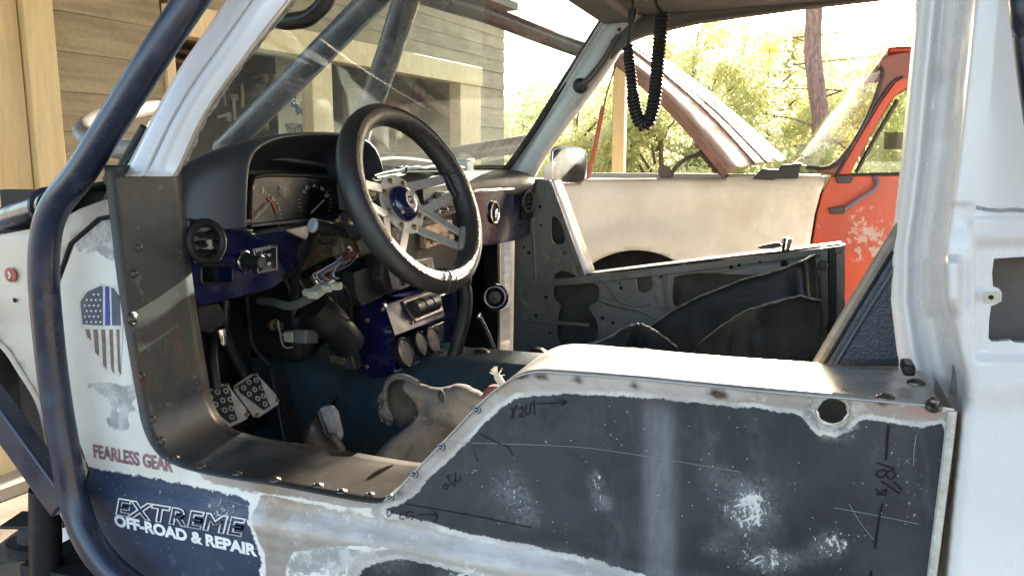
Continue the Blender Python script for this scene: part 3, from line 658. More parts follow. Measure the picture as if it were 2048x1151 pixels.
poly = [(p.x, p.z) for p in (at(a, b, Y=0) for a, b in o1 + o2)]
v2, f2 = grid_fill(poly, .008)
PX = np.array([pix((x, 0, z)) for x, z in v2]); vv = [Vector((x, skinY(x, z), z)) for x, z in v2]
DARK_R = [(812, 1003), (835, 985), (862, 950), (920, 900), (965, 850), (1000, 815), (1040, 793), (1090, 788), (1200, 790), (1290, 795), (1400, 806), (1470, 812), (1530, 820), (1600, 828), (1635, 870), (1670, 875), (1712, 850), (1730, 838), (1800, 848), (1855, 855), (1880, 845), (1893, 850), (1888, 900), (1872, 1050), (1862, 1250), (1330, 1250), (1330, 1156), (1155, 1110), (1060, 1088), (950, 1069), (860, 1045), (795, 1030), (765, 1020)]
DARK_B = [(715, 1250), (728, 1140), (742, 1120), (800, 1104), (850, 1108), (930, 1130), (1000, 1148), (1060, 1165), (1330, 1235), (1330, 1250)]
BLUE_L = [(100, 928), (180, 933), (250, 945), (357, 965), (440, 982), (500, 996), (512, 1035), (524, 1062), (538, 1100), (530, 1250), (272, 1250), (150, 1050)]
ST_A = CONTS[[i for i, p in enumerate(CONTS) if p[0] > 380 and p[1] > 900][0]:] + [(1888, 846), (1800, 842), (1735, 832), (1600, 822), (1400, 800), (1290, 789), (1200, 784), (1090, 782), (1037, 787), (992, 810), (955, 848), (912, 892), (855, 947), (826, 980), (808, 998), (770, 1016), (700, 1014), (600, 996), (500, 980), (430, 966)]
ST_B = [(520, 985), (690, 1024), (795, 1040), (950, 1076), (1155, 1118), (1300, 1154), (1400, 1180), (1400, 1235), (1105, 1158), (950, 1122), (830, 1096), (740, 1080), (660, 1082), (600, 1092), (588, 1120), (580, 1250), (545, 1250), (545, 1100), (530, 1062), (515, 1030)]
def gs(lst):
    s = np.zeros(len(PX))
    for (x, y, a, b, h) in lst: s += h * np.exp(-((PX[:, 0] - x) / a) ** 2 - ((PX[:, 1] - y) / b) ** 2)
    return s
scuff = gs([(1020, 985, 45, 55, .9), (1030, 860, 22, 22, .5), (1190, 960, 22, 26, .9), (1205, 1005, 26, 18, .9), (1510, 1005, 42, 50, 1), (1480, 1030, 60, 40, .8), (1440, 950, 30, 30, .5), (1660, 1090, 40, 35, .9), (1430, 1090, 40, 25, .6), (1430, 870, 20, 18, .5), (1540, 1120, 70, 30, 1.1), (1110, 1100, 60, 20, .6),
            (1760, 900, 60, 60, .35), (1830, 1000, 30, 80, .35), (1690, 870, 18, 12, .8), (1060, 1030, 30, 35, .7), (790, 1110, 60, 30, .8), (950, 1140, 80, 20, .9), (1300, 1000, 60, 40, .25), (1580, 960, 120, 70, .25), (1100, 870, 25, 12, .5), (330, 985, 100, 10, .25), (480, 1020, 60, 14, .8), (440, 1000, 40, 12, .6)])
streak = np.exp(-((PX[:, 0] - 1318 - (PX[:, 1] - 950) * .012) / 32) ** 4) * np.clip((PX[:, 1] - 795) / 40, 0, 1) * (.75 + .25 * np.cos((PX[:, 1] - 950) / 160))
burn = gs([(1040, 750, 14, 9, 1), (1084, 750, 18, 8, 1.1), (1155, 757, 14, 9, 1), (1270, 768, 16, 8, 1), (1437, 787, 22, 10, 1.1), (800, 985, 12, 10, .6), (882, 893, 12, 12, .6), (953, 818, 12, 12, .6), (630, 985, 20, 8, .5), (1765, 805, 16, 6, .9), (700, 996, 16, 6, .5)])
bare = gs([(190, 470, 50, 32, 1.5), (232, 505, 24, 26, 1), (258, 560, 14, 40, .9), (262, 640, 14, 60, .75), (240, 800, 30, 34, .9), (205, 775, 26, 14, .6), (250, 850, 26, 16, .6), (270, 740, 14, 40, .8), (178, 770, 12, 20, .35), (190, 545, 12, 8, .4), (500, 975, 60, 14, .7), (600, 1010, 60, 12, .4), (225, 845, 20, 14, .6), (130, 850, 20, 60, .2), (640, 1105, 60, 30, .75), (720, 1095, 50, 16, .8), (420, 955, 40, 8, .6), (350, 945, 30, 6, .4), (690, 1130, 60, 14, .4), (600, 1140, 30, 30, .4)])
prim = gs([(1835, 818, 40, 12, 1), (1860, 824, 30, 12, .8), (1303, 803, 5, 14, .9), (1750, 812, 40, 8, .5)])
lower = np.clip((PX[:, 1] - (1000 + (PX[:, 0] - 500) * .2)) / 60, 0, 1)
A = {'dark_r': np.maximum(np_sd(PX, DARK_R), np_sd(PX, DARK_B)), 'blue_l': np_sd(PX, BLUE_L), 'steel': np.maximum(np_sd(PX, ST_A), np_sd(PX, ST_B)), 'scuff': scuff, 'streak': streak, 'burn': burn, 'bare': bare, 'prim': prim,
     'ring': np.exp(-((np.hypot(PX[:, 0] - 1664, PX[:, 1] - 822) - 40) / 11) ** 2)}
n = NT('half_stripped_door_paint')
nf = n.noise(170, 3, .7); nm = n.noise(38, 5, .7, off=2); nl = n.noise(6, 5, .6, off=4); ns = n.noise(9, 6, .7, stretch=(.6, 1, 2.2), off=7); comb = n.noise(260, 2, .5, stretch=(2.2, 1, .25), off=1)
white = n.mix(n.rng(nl, .35, .7), (.69, .66, .60), (.60, .55, .47)); white = n.mix(n.rng(nm, .55, .75, 0, .35), white, (.44, .39, .33))
steelc = n.mix(n.rng(ns, .35, .65), (.30, .265, .235), (.44, .40, .365)); steelc = n.mix(n.rng(n.noise(7, 4, .6, off=11), .52, .68, 0, .75), steelc, (.25, .18, .11)); steelc = n.mix(n.rng(nm, .58, .66, 0, .5), steelc, (.55, .53, .50))
jit = lambda amt, a, b: n.math('ADD', a, n.math('MULTIPLY', n.math('SUBTRACT', b, .5), amt))
sepx = n.t.nodes.new('ShaderNodeSeparateXYZ'); n.t.links.new(n.co.outputs['Object'], sepx.inputs[0])
stm = n.rng(jit(26, jit(16, n.attr('steel'), nm), ns), -1.5, 1.5)
bar = n.rng(n.math('ADD', n.attr('bare'), n.math('MULTIPLY', n.math('SUBTRACT', n.noise(30, 5, .6, off=6), .5), 1.6)), .5, .56)
c = n.mix(bar, white, n.mix(n.rng(nm, .4, .6), (.30, .285, .27), (.50, .48, .45))); 
c = n.mix(stm, c, steelc)
dj = jit(4, jit(20, jit(8, n.attr('dark_r'), nf), nm), comb); dkm = n.rng(dj, -1, 2)
dark = n.mix(n.rng(n.noise(4.5, 6, .62, dist=.6, off=3), .32, .7), (.017, .018, .0215), (.045, .047, .052)); dark = n.mix(n.rng(n.noise(13, 6, .72, stretch=(1, 1, .55), dist=.8, off=9), .5, .72, 0, .7), dark, (.070, .072, .077)); dark = n.mix(n.rng(n.noise(8, 5, .7, dist=1.2, off=19), .55, .7, 0, .6), dark, (.015, .017, .022))
dark = n.mix(n.math('MULTIPLY', n.attr('streak'), n.rng(n.noise(90, 4, .7, stretch=(1, 1, .3)), .2, .75, .45, .9)), dark, (.17, .172, .18))
blue = n.mix(n.rng(n.noise(6, 5, .6, off=14), .35, .65), (.020, .032, .062), (.036, .050, .082)); blue = n.mix(n.rng(n.noise(26, 5, .7, off=15), .58, .7, 0, .5), blue, (.11, .115, .125))
blm = n.rng(jit(20, jit(14, n.attr('blue_l'), nf), nm), -1, 2)
# white fringe where the paint layers were feathered
nearst = n.math('MULTIPLY', n.rng(dj, -26, -20), n.rng(sepx.outputs[0], -.56, -.52)); c = n.mix(nearst, c, steelc)
fringe = n.rng(n.math('ABSOLUTE', n.math('ADD', dj, 4)), 2.5, 7, 1, 0); c = n.mix(n.math('MULTIPLY', fringe, n.math('MULTIPLY', n.rng(nm, .3, .5), n.rng(n.noise(11, 4, .6, off=41), .38, .6, .15, 1))), c, (.54, .525, .48))
c = n.mix(dkm, c, dark); c = n.mix(blm, c, blue)
fr2 = n.rng(n.math('ABSOLUTE', n.math('ADD', jit(14, n.attr('blue_l'), nm), 3)), 1, 5, .8, 0); c = n.mix(n.math('MULTIPLY', fr2, n.rng(n.noise(14, 3, .6, off=21), .45, .6)), c, (.68, .68, .66))
sc = n.math('MULTIPLY', n.attr('scuff'), .62); scn = n.math('ADD', n.noise(230, 5, .8, stretch=(1, 1, .6), off=5), n.math('MULTIPLY', n.noise(30, 6, .8, stretch=(1, 1, .7), dist=.6, off=8), .9))
scm = n.rng(n.math('ADD', scn, n.math('MULTIPLY', sc, .31)), 1.21, 1.245); dg = n.noise_rot(40, .55, (.16, 1, 1), 5, .75, 3); dgm = n.rng(n.math('ADD', dg, n.math('MULTIPLY', sc, .27)), .74, .77); scm = n.math('MAXIMUM', scm, dgm); cl = n.rng(n.math('ADD', n.noise(26, 6, .8, off=51), n.math('MULTIPLY', sc, .25)), .52, .85, 0, .26); c = n.mix(cl if False else n.math('MULTIPLY', cl, n.rng(sc, .08, .35)), c, (.33, .33, .33)); c = n.mix(n.math('MULTIPLY', scm, .9), c, (.60, .59, .55))
c = n.mix(n.math('MULTIPLY', n.rng(sc, .1, .6), n.rng(nf, .3, .7, .0, .2)), c, (.36, .36, .35))
speck = n.rng(n.voro(120), .05, .075, 1, 0); c = n.mix(n.math('MULTIPLY', speck, n.rng(n.noise(18, 2, .5, off=31), .50, .56)), c, (.70, .69, .64))
c = n.mix(n.math('MULTIPLY', n.attr('prim'), n.rng(nm, .3, .6, .3, 1)), c, (.42, .21, .16))
rg = n.math('MULTIPLY', n.attr('ring'), n.rng(n.noise(60, 4, .7, off=3), .35, .6)); c = n.mix(rg, c, n.mix(n.rng(nm, .45, .55), (.12, .12, .13), (.50, .47, .38)))
c = n.mix(n.math('MULTIPLY', n.rng(n.attr('burn'), .15, .8), n.rng(nm, .3, .5, .6, 1)), c, (.045, .025, .014))
n.set('Base Color', c); met = n.math('MULTIPLY', stm, n.math('SUBTRACT', 1, dkm, clamp=True)); n.set('Metallic', n.math('MULTIPLY', met, .45))
n.set('Specular IOR Level', .28); n.set('Roughness', n.rng(nm, .3, .7, .40, .58)); n.bump(n.math('ADD', n.math('MULTIPLY', dkm, .6), n.math('MULTIPLY', scm, -.5)), .35, .0006); DOORPAINT = n.m
door = mesh('door', vv, f2, DOORPAINT, TR, attrs=A, ang=60, solid=0)
door['label'] = 'half stripped cut down driver door with navy, white and bare steel patches'
# steel edging wrapped over the cut edge
n = NT('heat_tinted_shaded_steel'); a1 = n.noise(7, 5, .6, dist=.8); a2 = n.noise(3.2, 4, .6, off=5)
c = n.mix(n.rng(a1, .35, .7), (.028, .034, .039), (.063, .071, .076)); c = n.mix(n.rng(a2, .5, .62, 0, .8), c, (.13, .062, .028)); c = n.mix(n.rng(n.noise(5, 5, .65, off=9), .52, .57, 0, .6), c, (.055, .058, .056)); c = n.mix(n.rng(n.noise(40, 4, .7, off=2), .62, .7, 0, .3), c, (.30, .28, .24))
sx = n.t.nodes.new('ShaderNodeSeparateXYZ'); n.t.links.new(n.co.outputs['Object'], sx.inputs[0]); sill_shade = n.rng(n.math('ADD', sx.outputs[0], n.math('MULTIPLY', n.math('SUBTRACT', n.noise(4, 4, .6, off=17), .5), .35)), -.76, -.62, 0, .8); c = n.mix(sill_shade, c, (.034, .027, .019))  # sill shade put into the colour: darker brown rearward along the edging
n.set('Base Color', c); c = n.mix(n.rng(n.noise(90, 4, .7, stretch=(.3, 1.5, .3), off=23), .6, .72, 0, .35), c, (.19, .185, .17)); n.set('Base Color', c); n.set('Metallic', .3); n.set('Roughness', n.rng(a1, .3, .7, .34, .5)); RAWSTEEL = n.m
def strip(name, pts, y0, y1, mat, parent, wob=0):
    P3 = [at(a, b, Y=0) for a, b in pts]; NV = 8; vv = []
    for i, p in enumerate(P3):
        for j in range(NV + 1):
            y = y0 + (y1 - y0) * j / NV; vv.append(Vector((p.x, y, p.z + wob * mnoise.noise(Vector((p.x * 5, y * 8, 3))))))
    fs = [(i * (NV + 1) + j, (i + 1) * (NV + 1) + j, (i + 1) * (NV + 1) + j + 1, i * (NV + 1) + j + 1) for i in range(len(P3) - 1) for j in range(NV)]
    return mesh(name, vv, fs, mat, parent, solid=.002, ang=60)
i_split = [i for i, p in enumerate(CONTS) if p[0] >= 768][0]
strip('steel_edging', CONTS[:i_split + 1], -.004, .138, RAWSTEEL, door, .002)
strip('steel_edging', CONTS[i_split:], -.003, .138, M('bright_sheet_steel', (.42, .41, .39), .36, metal=.6, var=.15, vs_=9, fine=.1), door, .002)
MB().box((at(1842, 800, Y=0).x - .005, .075, at(1842, 795, Y=0).z + .012), (.012, .035, .012)).build('latch_block', BLACK, door, bevel=.003)
# inner shell of the half door
inn = [(p[0], p[1] + 10) for p in CONTS if p[1] > 480]
ip = [(q.x, .128, q.z) for q in (at(a, b, Y=0) for a, b in inn)]; zl = at(500, 1240, Y=0).z
plate([[Vector(q) for q in ip] + [Vector((ip[-1][0], .128, zl)), Vector((ip[0][0], .128, zl))]], (0, .004, 0)).build('inner_panel', DUSTYWHITE, door)
er = [at(a, b, Y=0) for a, b in ((1909, 818), (1900, 900), (1880, 1050), (1868, 1151), (1856, 1240))]
MB().add([Vector((p.x, y, p.z)) for p in er for y in (skinY(p.x, p.z), .125)], [(2 * i, 2 * i + 1, 2 * i + 3, 2 * i + 2) for i in range(4)]).build('rear_edge', DUSTYWHITE, door)
er = [at(a, b, Y=0) for a, b in o1[:13]]
MB().add([Vector((p.x, y, p.z)) for p in er for y in (skinY(p.x, p.z), .09)], [(2 * i, 2 * i + 1, 2 * i + 3, 2 * i + 2) for i in range(12)]).build('front_edge', DUSTYWHITE, door)
# edge bead down the rear of the skin
MB().tube([onskin(a, b, -.001) for a, b in ((1904, 820), (1895, 900), (1876, 1050), (1862, 1160), (1852, 1240))], .0045, 8).build('rear_hem', M('chipped_cream_hem', (.50, .48, .42), .5, var=.25, vs_=60, fine=.5), door)
MB().tube([at(a - 2, b, Y=.006) for a, b in o1[:12]], .0035, 6).build('shut_gap', DEEP, door)
# rivets and screws: one mesh each, copied
def proto(name, prof, mat, n_=14):
    me = bpy.data.meshes.new(name); b = MB().lathe((0, 0, 0), (0, 0, 1), prof, n_); me.from_pydata([tuple(v) for v in b.v], [], b.f); me.materials.append(mat)
    me.polygons.foreach_set('use_smooth', [True] * len(me.polygons)); me.set_sharp_from_angle(angle=R(40)); return me
def stamp(name, me, p, axis, parent, s=1):
    o = bpy.data.objects.new(name, me); scene.collection.objects.link(o); o.location = p; o.rotation_euler = Vector(axis).to_track_quat('Z', 'Y').to_euler(); o.scale = (s, s, s)
    setparent(o, parent); return o
RIVM = M('dark_weld_steel', (.11, .10, .09), .4, metal=.8, var=.3, vs_=60)
riv = proto('rivet', [(0, .0075), (.0012, .0072), (.0024, .0055), (.002, .0045), (.0035, .003), (.0038, .001)], RIVM)
scr = proto('screw', [(0, .0068), (.003, .0066), (.0045, .0058), (.0045, .0042), (.0085, .0036), (.0100, .0020), (.0102, .0008)], M('screw_steel', (.16, .155, .15), .3, metal=1, var=.2, vs_=80))
def onstrip(px, py):
    """point of the edging under a pixel: try widths until the ray meets it"""
    best = None
    for j in range(0, 28):
        y = j * .005; p = at(px, py, Y=y)
        for i in range(len(CONTS) - 1):
            a, b = at(*CONTS[i], Y=0), at(*CONTS[i + 1], Y=0); ab = Vector((b.x - a.x, 0, b.z - a.z)); ap = Vector((p.x - a.x, 0, p.z - a.z))
            t = max(0, min(1, ap.dot(ab) / max(ab.length_squared, 1e-9))); d = (ap - ab * t).length
            if best is None or d < best[0]:
                nn = Vector((-ab.z, 0, ab.x)).normalized(); best = (d, Vector((a.x, y, a.z)) + ab * t, nn if nn.dot(CAM - p) > 0 else -nn)
    return best[1], best[2]
for (x, y, s) in ((277, 495, .8), (268, 547, .9), (265, 637, 1.35), (282, 752, .9), (303, 838, .8), (321, 882, 1.0), (349, 914, .9), (402, 932, .9), (474, 947, .9), (549, 961, 1.2), (636, 972, 1.0), (683, 983, 1.0), (740, 990, .8)):
    p, a = onstrip(x, y); stamp('rivet', riv, p + a * .0012, a, door, s)
for (x, y) in ((1770, 797), (1832, 768)): p, a = onstrip(x, y); stamp('rivet', riv, p + a * .0012, a, door, 1.3)
for (x, y) in ((781, 990), (829, 944), (883, 890), (954, 815)): stamp('screw', scr, onskin(x, y + 3, -.001), (.2, -1, .35), door, .75)
stamp('screw', scr, onskin(1866, 812, -.002), (0, -.6, 1), door, 1.2)
MB().tube([onskin(1852, 806, -.004), onskin(1862, 803, -.012), onskin(1872, 810, -.01), onskin(1868, 818, -.006)], .0016, 6, smooth=4).build('wire_scrap', DKMETAL, door)
MB().torus(onskin(1665, 822, .001), (0, 1, 0), .0165, .0016, 28, 6).build('lock_hole_rim', M('rusty_cream_rim', (.34, .30, .22), .6, var=.4, vs_=80), door)
# lettering on the door
cf = lambda p: Vector((p.x, skinY(p.x, p.z) - .0012, p.z))
p = onskin(189, 914); q = onskin(347, 944); text('lettering', 'FEARLESS GEAR', LETTERP, door, p, (q.x - p.x, 0, q.z - p.z), (0, 0, 1), w=(q - p).length, h=.0215, bold=.035, conform=cf, space=1.0)
p = onskin(232, 1028); q = onskin(494, 1074); text('lettering', 'EXTREME', LETTERW, door, p, (q.x - p.x, 0, q.z - p.z), (0, 0, 1), w=(q - p).length, h=.027, bold=.03, shear=.2, outline=.03, conform=lambda p: Vector((p.x, skinY(p.x, p.z) - .0014, p.z)), space=1.1)
p = onskin(231, 1050); q = onskin(516, 1112); text('lettering', 'OFF-ROAD & REPAIR', LETTERW, door, p, (q.x - p.x, 0, q.z - p.z), (0, 0, 1), w=(q - p).length, h=.0185, bold=.05, conform=cf, space=1.0)
# plain stars-and-stripes shield decal
dc = lambda q, off: [onskin(a, b, off) for a, b in q]
SLATE = M('decal_slate', (.085, .095, .125), .45, var=.2, vs_=60, fine=.4); DBLUE = M('decal_blue', (.05, .06, .26), .4, var=.25, vs_=60); DBRN = M('decal_brown_stripe', (.20, .135, .095), .5, var=.3, vs_=70, fine=.3)
badge = plate([dc([(157, 600), (172, 578), (200, 566), (228, 570), (244, 590), (247, 650), (245, 700), (240, 752), (214, 744), (184, 700), (164, 655)], -.0010)], (0, .0004, 0)).build('shield_decal', M('decal_pale', (.58, .55, .50), .45, var=.15, vs_=50), door, smooth=False)
plate([dc([(162, 603), (176, 583), (202, 571), (207, 572), (207, 650), (167, 648)], -.0016)], (0, .0003, 0)).build('canton', SLATE, badge, smooth=False)
plate([dc([(212, 572), (220, 572), (222, 650), (212, 650)], -.0016)], (0, .0003, 0)).build('blue_line', DBLUE, badge, smooth=False)
plate([dc([(224, 574), (229, 576), (241, 592), (243, 650), (226, 650)], -.0016)], (0, .0003, 0)).build('slate_field', SLATE, badge, smooth=False)
for (x0, x1, y1) in ((172, 181, 680), (188, 197, 712), (204, 212, 738), (220, 227, 746), (234, 240, 748)):
    plate([dc([(x0, 658), (x1, 658), (x1 + 3, y1), (x0 + 4, y1 - 8)], -.0016)], (0, .0003, 0)).build('stripe', DBRN, badge, smooth=False)
for j in range(6):
    for i in range(4):
        x = 172 + i * 9 + (4 if j % 2 else 0); y = 588 + j * 11
        if y > 590 or i > 1:
            plate([dc([(x + 2.1 * math.cos(t * 1.257 + .3) * (1), y + 2.1 * math.sin(t * 1.257 + .3)) for t in range(5)], -.0022)], (0, .0003, 0)).build('star', LETTERW, badge, smooth=False)
# marker writing and pencil lines
def scribble(lines, wdt, mat=INKD, off=-.0016):
    for L in lines:
        m = MB(); pts = [onskin(a, b, off) for a, b in (cm2(L, 4) if len(L) > 2 else [(L[0][0] + (L[1][0] - L[0][0]) * t / 12, L[0][1] + (L[1][1] - L[0][1]) * t / 12) for t in range(13)])]
        ribbon(pts, wdt, (0, -1, 0), m); m.build('marker_writing' if mat is INKD else 'scratch', mat, door, smooth=False)
scribble([[(1777, 848), (1774, 880), (1772, 918)], [(1765, 1005), (1757, 1040), (1750, 1095)], [(1742, 1140), (1741, 1160)]], .0024)
scribble([[(1754, 924), (1790, 936)], [(1757, 940), (1752, 947), (1762, 953), (1772, 946), (1768, 938), (1757, 940)], [(1772, 946), (1778, 956), (1790, 950), (1784, 938), (1772, 944)], [(1762, 960), (1800, 985)], [(1787, 962), (1803, 977)], [(1752, 974), (1760, 986), (1772, 976), (1770, 988), (1752, 986)]], .0020)     # 18 1/2
scribble([[(1024, 812), (1028, 838)], [(1034, 808), (1022, 836)], [(1040, 816), (1046, 812), (1046, 822), (1038, 832), (1050, 830)], [(1054, 806), (1052, 826), (1060, 824), (1062, 804)], [(1068, 800), (1070, 830)], [(1074, 806), (1132, 803), (1122, 798)], [(1132, 804), (1122, 810)]], .0016)
scribble([[(922, 948), (918, 962), (908, 958)], [(912, 944), (910, 974)], [(903, 950), (896, 950), (900, 960), (906, 966), (898, 968)], [(893, 966), (887, 970), (891, 977), (897, 972), (893, 966)]], .0015)      # 45 deg, upside down
scribble([[(875, 1030), (860, 1026), (838, 1028)], [(868, 1020), (876, 1030), (868, 1042)], [(828, 1022), (816, 1022), (814, 1034), (826, 1030), (824, 1038)], [(806, 1022), (800, 1034), (810, 1036)], [(786, 1020), (778, 1032), (774, 1022)]], .0014)
scribble([[(812, 1006), (940, 1028), (1064, 1053)], [(960, 866), (1000, 886), (1016, 892), (1026, 910)], [(948, 902), (958, 922)]], .0012)
LT = M('pale_scratch', (.24, .24, .24), .5)
scribble([[(945, 884), (1150, 892), (1300, 912), (1480, 942)], [(1668, 1013), (1760, 1030), (1838, 1046)], [(1698, 1006), (1720, 1042), (1746, 1076)], [(1832, 868), (1828, 900), (1827, 930)], [(410, 988), (436, 1000)], [(460, 1000), (500, 1012)]], .0006, LT, -.0014)

# ------------------------------------------------------------------ front fender, wheel well, hood
fo = [(-170, 500), (-60, 482), (0, 470), (80, 455), (140, 420), (180, 402), (216, 388), (223, 430), (199, 436), (141, 486), (116, 559), (103, 619), (104, 661), (118, 741), (148, 861), (178, 941), (186, 987), (213, 1062), (250, 1130), (215, 1130), (160, 1060), (112, 960), (92, 860), (76, 800), (40, 740), (5, 690), (-60, 640), (-170, 600)]
pf = [(p.x, p.z) for p in (at(a, b, Y=.004) for a, b in fo)]; v2, f2 = grid_fill(pf, .02); vv = []
for x, z in v2:
    px, py = pix((x, .004, z)); y = .004 + skinY(x, z) + .03 * max(0, (470 - py) / 70) ** 2 * (1 if px < 130 else .7)
    y -= .010 * (1 / (1 + math.exp((py - 622) / 3))) if px < 75 else .010 * (1 / (1 + math.exp((py - 622) / 3))) * max(0, 1 - (px - 75) / 20)
    vv.append(Vector((x, y, z)))
fen = mesh('front_fender', vv, f2, DUSTYWHITE, TR, solid=.003, ang=50)
ap_ = at(22, 549, Y=-.008); MB().lathe(ap_, (0, -1, 0), [(0, .011), (.0015, .011), (.002, .009)], 24).build('round_sticker', M('red_sticker', (.35, .07, .04), .5, var=.3, vs_=90), fen)
MB().tube([ap_ + Vector((a, -.0024, b)) for a, b in ((-.002, -.005), (.002, -.001), (-.001, .002), (.001, .005))], .0014, 6, smooth=3).build('white_mark', LETTERW, fen)
MB().lathe(at(30, 600, Y=-.0075), (0, -1, 0), [(0, .0035), (.001, .0035)], 12).build('hole', DEEP, fen)
MB().tube([at(a, b, Y=0) for a, b in ((-60, 642), (5, 692), (40, 742), (76, 802), (92, 862), (112, 962))], .004, 8, smooth=4).build('arch_lip', DUSTYWHITE, fen)
m = MB(); wl = [at(a, b, Y=.02) for a, b in ((-170, 560), (-60, 600), (20, 660), (60, 730), (90, 800), (100, 880), (118, 960), (150, 1040))]
m.add([Vector((p.x + .0, y, p.z)) for p in wl for y in (.02, .5)], [(2 * i, 2 * i + 1, 2 * i + 3, 2 * i + 2) for i in range(len(wl) - 1)]); m.build('wheel_well', M('black_undercoat', (.012, .011, .010), .55, var=.4, vs_=9, bump=.6, bs=60, bd=.003), TR, solid=.01)
MB().box(V(-1.53, .52, -.44), (.58, .02, .52)).build('inner_wheel_well', M('black_undercoat_flat', (.012, .011, .010), .6, var=.4, vs_=9), TR)
HOODB = M('dark_navy_hood_paint', (.012, .014, .026), .3, var=.2, vs_=5, dust=(.05, .05, .055), dustamt=.3)
m = MB(); vv = []; NU, NV = 12, 14
for i in range(NU + 1):
    for j in range(NV + 1):
        u, v = i / NU, j / NV; x = -1.06 - 1.05 * u; y = .06 + 1.46 * v; vv.append(V(x, y, -.065 - .10 * min(1, u * 2.5) - .04 * u - .07 * (2 * v - 1) ** 6 + .01 * math.sin(math.pi * v)))
mesh('hood', vv, [(i * (NV + 1) + j, (i + 1) * (NV + 1) + j, (i + 1) * (NV + 1) + j + 1, i * (NV + 1) + j + 1) for i in range(NU) for j in range(NV)], HOODB, TR, solid=.01)
MB().box(V(-1.65, .85, -.40), (.7, 1.0, .4)).build('engine_block', DEEP, TR)
MB().box(V(-2.12, .79, -.45), (.06, 1.5, .4)).build('grille', BLACK, TR, bevel=.02)
MB().box(V(-1.72, .04, -.28), (.80, .10, .30)).build('fender_front', DUSTYWHITE, TR, bevel=.03); MB().box(V(-1.5, 1.5, -.30), (1.2, .10, .40)).build('fender_front', DUSTYWHITE, TR, bevel=.03)
wh = MB().lathe((-2.06, -.02, .43), (0, 1, 0), [(0, .22), (0, .34), (.03, .42), (.22, .43), (.27, .36), (.27, .22)], 40).build('front_wheel', RUBBER, TR); MB().lathe((-2.06, .02, .43), (0, 1, 0), [(0, .21), (.03, .20), (.06, .08), (.03, .07), (.02, .0)], 28).build('rim', ALU, wh)
# cowl panel under the windshield with wipers
vv = []
for i in range(13):
    v = i / 12; bow = .10 * (1 - (2 * v - 1) ** 2); vv += [V(-.965 + .1 * v - bow, .06 + 1.46 * v, -.035), V(-1.12 + .1 * v - bow * .4, .06 + 1.46 * v, -.06)]
mesh('cowl', vv, [(2 * i, 2 * i + 1, 2 * i + 3, 2 * i + 2) for i in range(12)], BLACK, TR, solid=.006)
for (y0, y1) in ((.22, .62), (.72, 1.2)):
    MB().tube([V(-.985, y0, -.02), V(-.975, (y0 + y1) / 2, .0), V(-.955, y1, -.015)], .006, 6, smooth=3).build('wiper', RUBBER, TR)
pl('fender_brace', [(205, 402), (217, 370), (236, 352), (243, 362), (230, 392), (222, 412)], BLACK, TR, .01, Y=.03)

# ------------------------------------------------------------------ tube cage
def tb(name, pts, r, mat=NAVYTUBE, n=20, sm=6): return MB().tube([at(a, b, D=d) if d > 0 else at(a, b, Y=-.045) for a, b, d in pts], r, n, smooth=sm).build(name, mat, TR)
def yb(name, pts, r, mat=NAVYTUBE, n=20, sm=8): return MB().tube([at(a, b, Y=y) for a, b, y in pts], r, n, smooth=sm).build(name, mat, TR)
yb('cage_tube', [(640, -400, .12), (560, -270, .07), (468, -130, .03), (395, -18, .0), (318, 98, -.02), (250, 205, -.03), (160, 347, -.045), (112, 410, -.05), (92, 470, -.05), (88, 560, -.05), (98, 680, -.05), (113, 800, -.05), (130, 900, -.052), (148, 1000, -.055), (175, 1075, -.06), (215, 1130, -.06), (275, 1180, -.06)], .0196)
tb('cage_tube', [(-500, 600, 2.6), (-250, 510, 1.9), (-60, 455, 1.5), (0, 441, 1.36), (60, 424, 1.25), (104, 411, 1.19)], .0215)
tb('cage_tube', [(446, 300, 2.0), (600, 147, 1.75), (745, 0, 1.62), (830, -86, 1.55), (960, -220, 1.45)], .0275)
tb('cage_tube', [(712, 300, 2.3), (740, 215, 2.15), (782, 95, 2.0), (822, -30, 1.9), (870, -170, 1.8)], .032)
tb('cage_tube', [(560, -250, 1.25), (680, -110, 1.7), (780, -35, 2.0), (880, 0, 2.12), (970, 27, 2.25), (1060, 62, 2.4), (1140, 92, 2.55), (1200, 112, 2.65)], .026)
tb('cage_tube', [(745, 322, 2.2), (800, 326, 2.25), (860, 320, 2.3), (940, 306, 2.4), (1010, 294, 2.5), (1075, 282, 2.6)], .027)
tb('cage_tube', [(2040, -420, .80), (2072, -40, .66), (2082, 60, .66), (2094, 160, .66), (2114, 300, .66), (2160, 640, .62), (2200, 1000, .58), (2230, 1250, .56)], .0205)
m = MB(); a, b = at(-330, 365, Y=-.02), at(134, 1010, Y=-.05); ax = (b - a).normalized(); sd_ = Vector((0, 1, 0)); nn = ax.cross(sd_).normalized()
m.box((a + b) / 2, ((b - a).length, .03, .044), Matrix((ax, sd_, nn)).transposed()); m.build('cage_brace', NAVYTUBE, TR, bevel=.004)
yb('cage_tube', [(91, 975, .05), (91, 1060, .05), (92, 1180, .05)], .0245, sm=2, mat=BLACK)
MB().torus(at(98, 412, Y=-.03), Vector((-1, .5, -.1)), .0225, .004, 24, 6).build('weld_bead', NAVYTUBE, TR)
yb('weld_bead', [(120, 1000, -.068), (130, 1020, -.07), (136, 1036, -.07)], .005, mat=DKMETAL, n=8, sm=3)
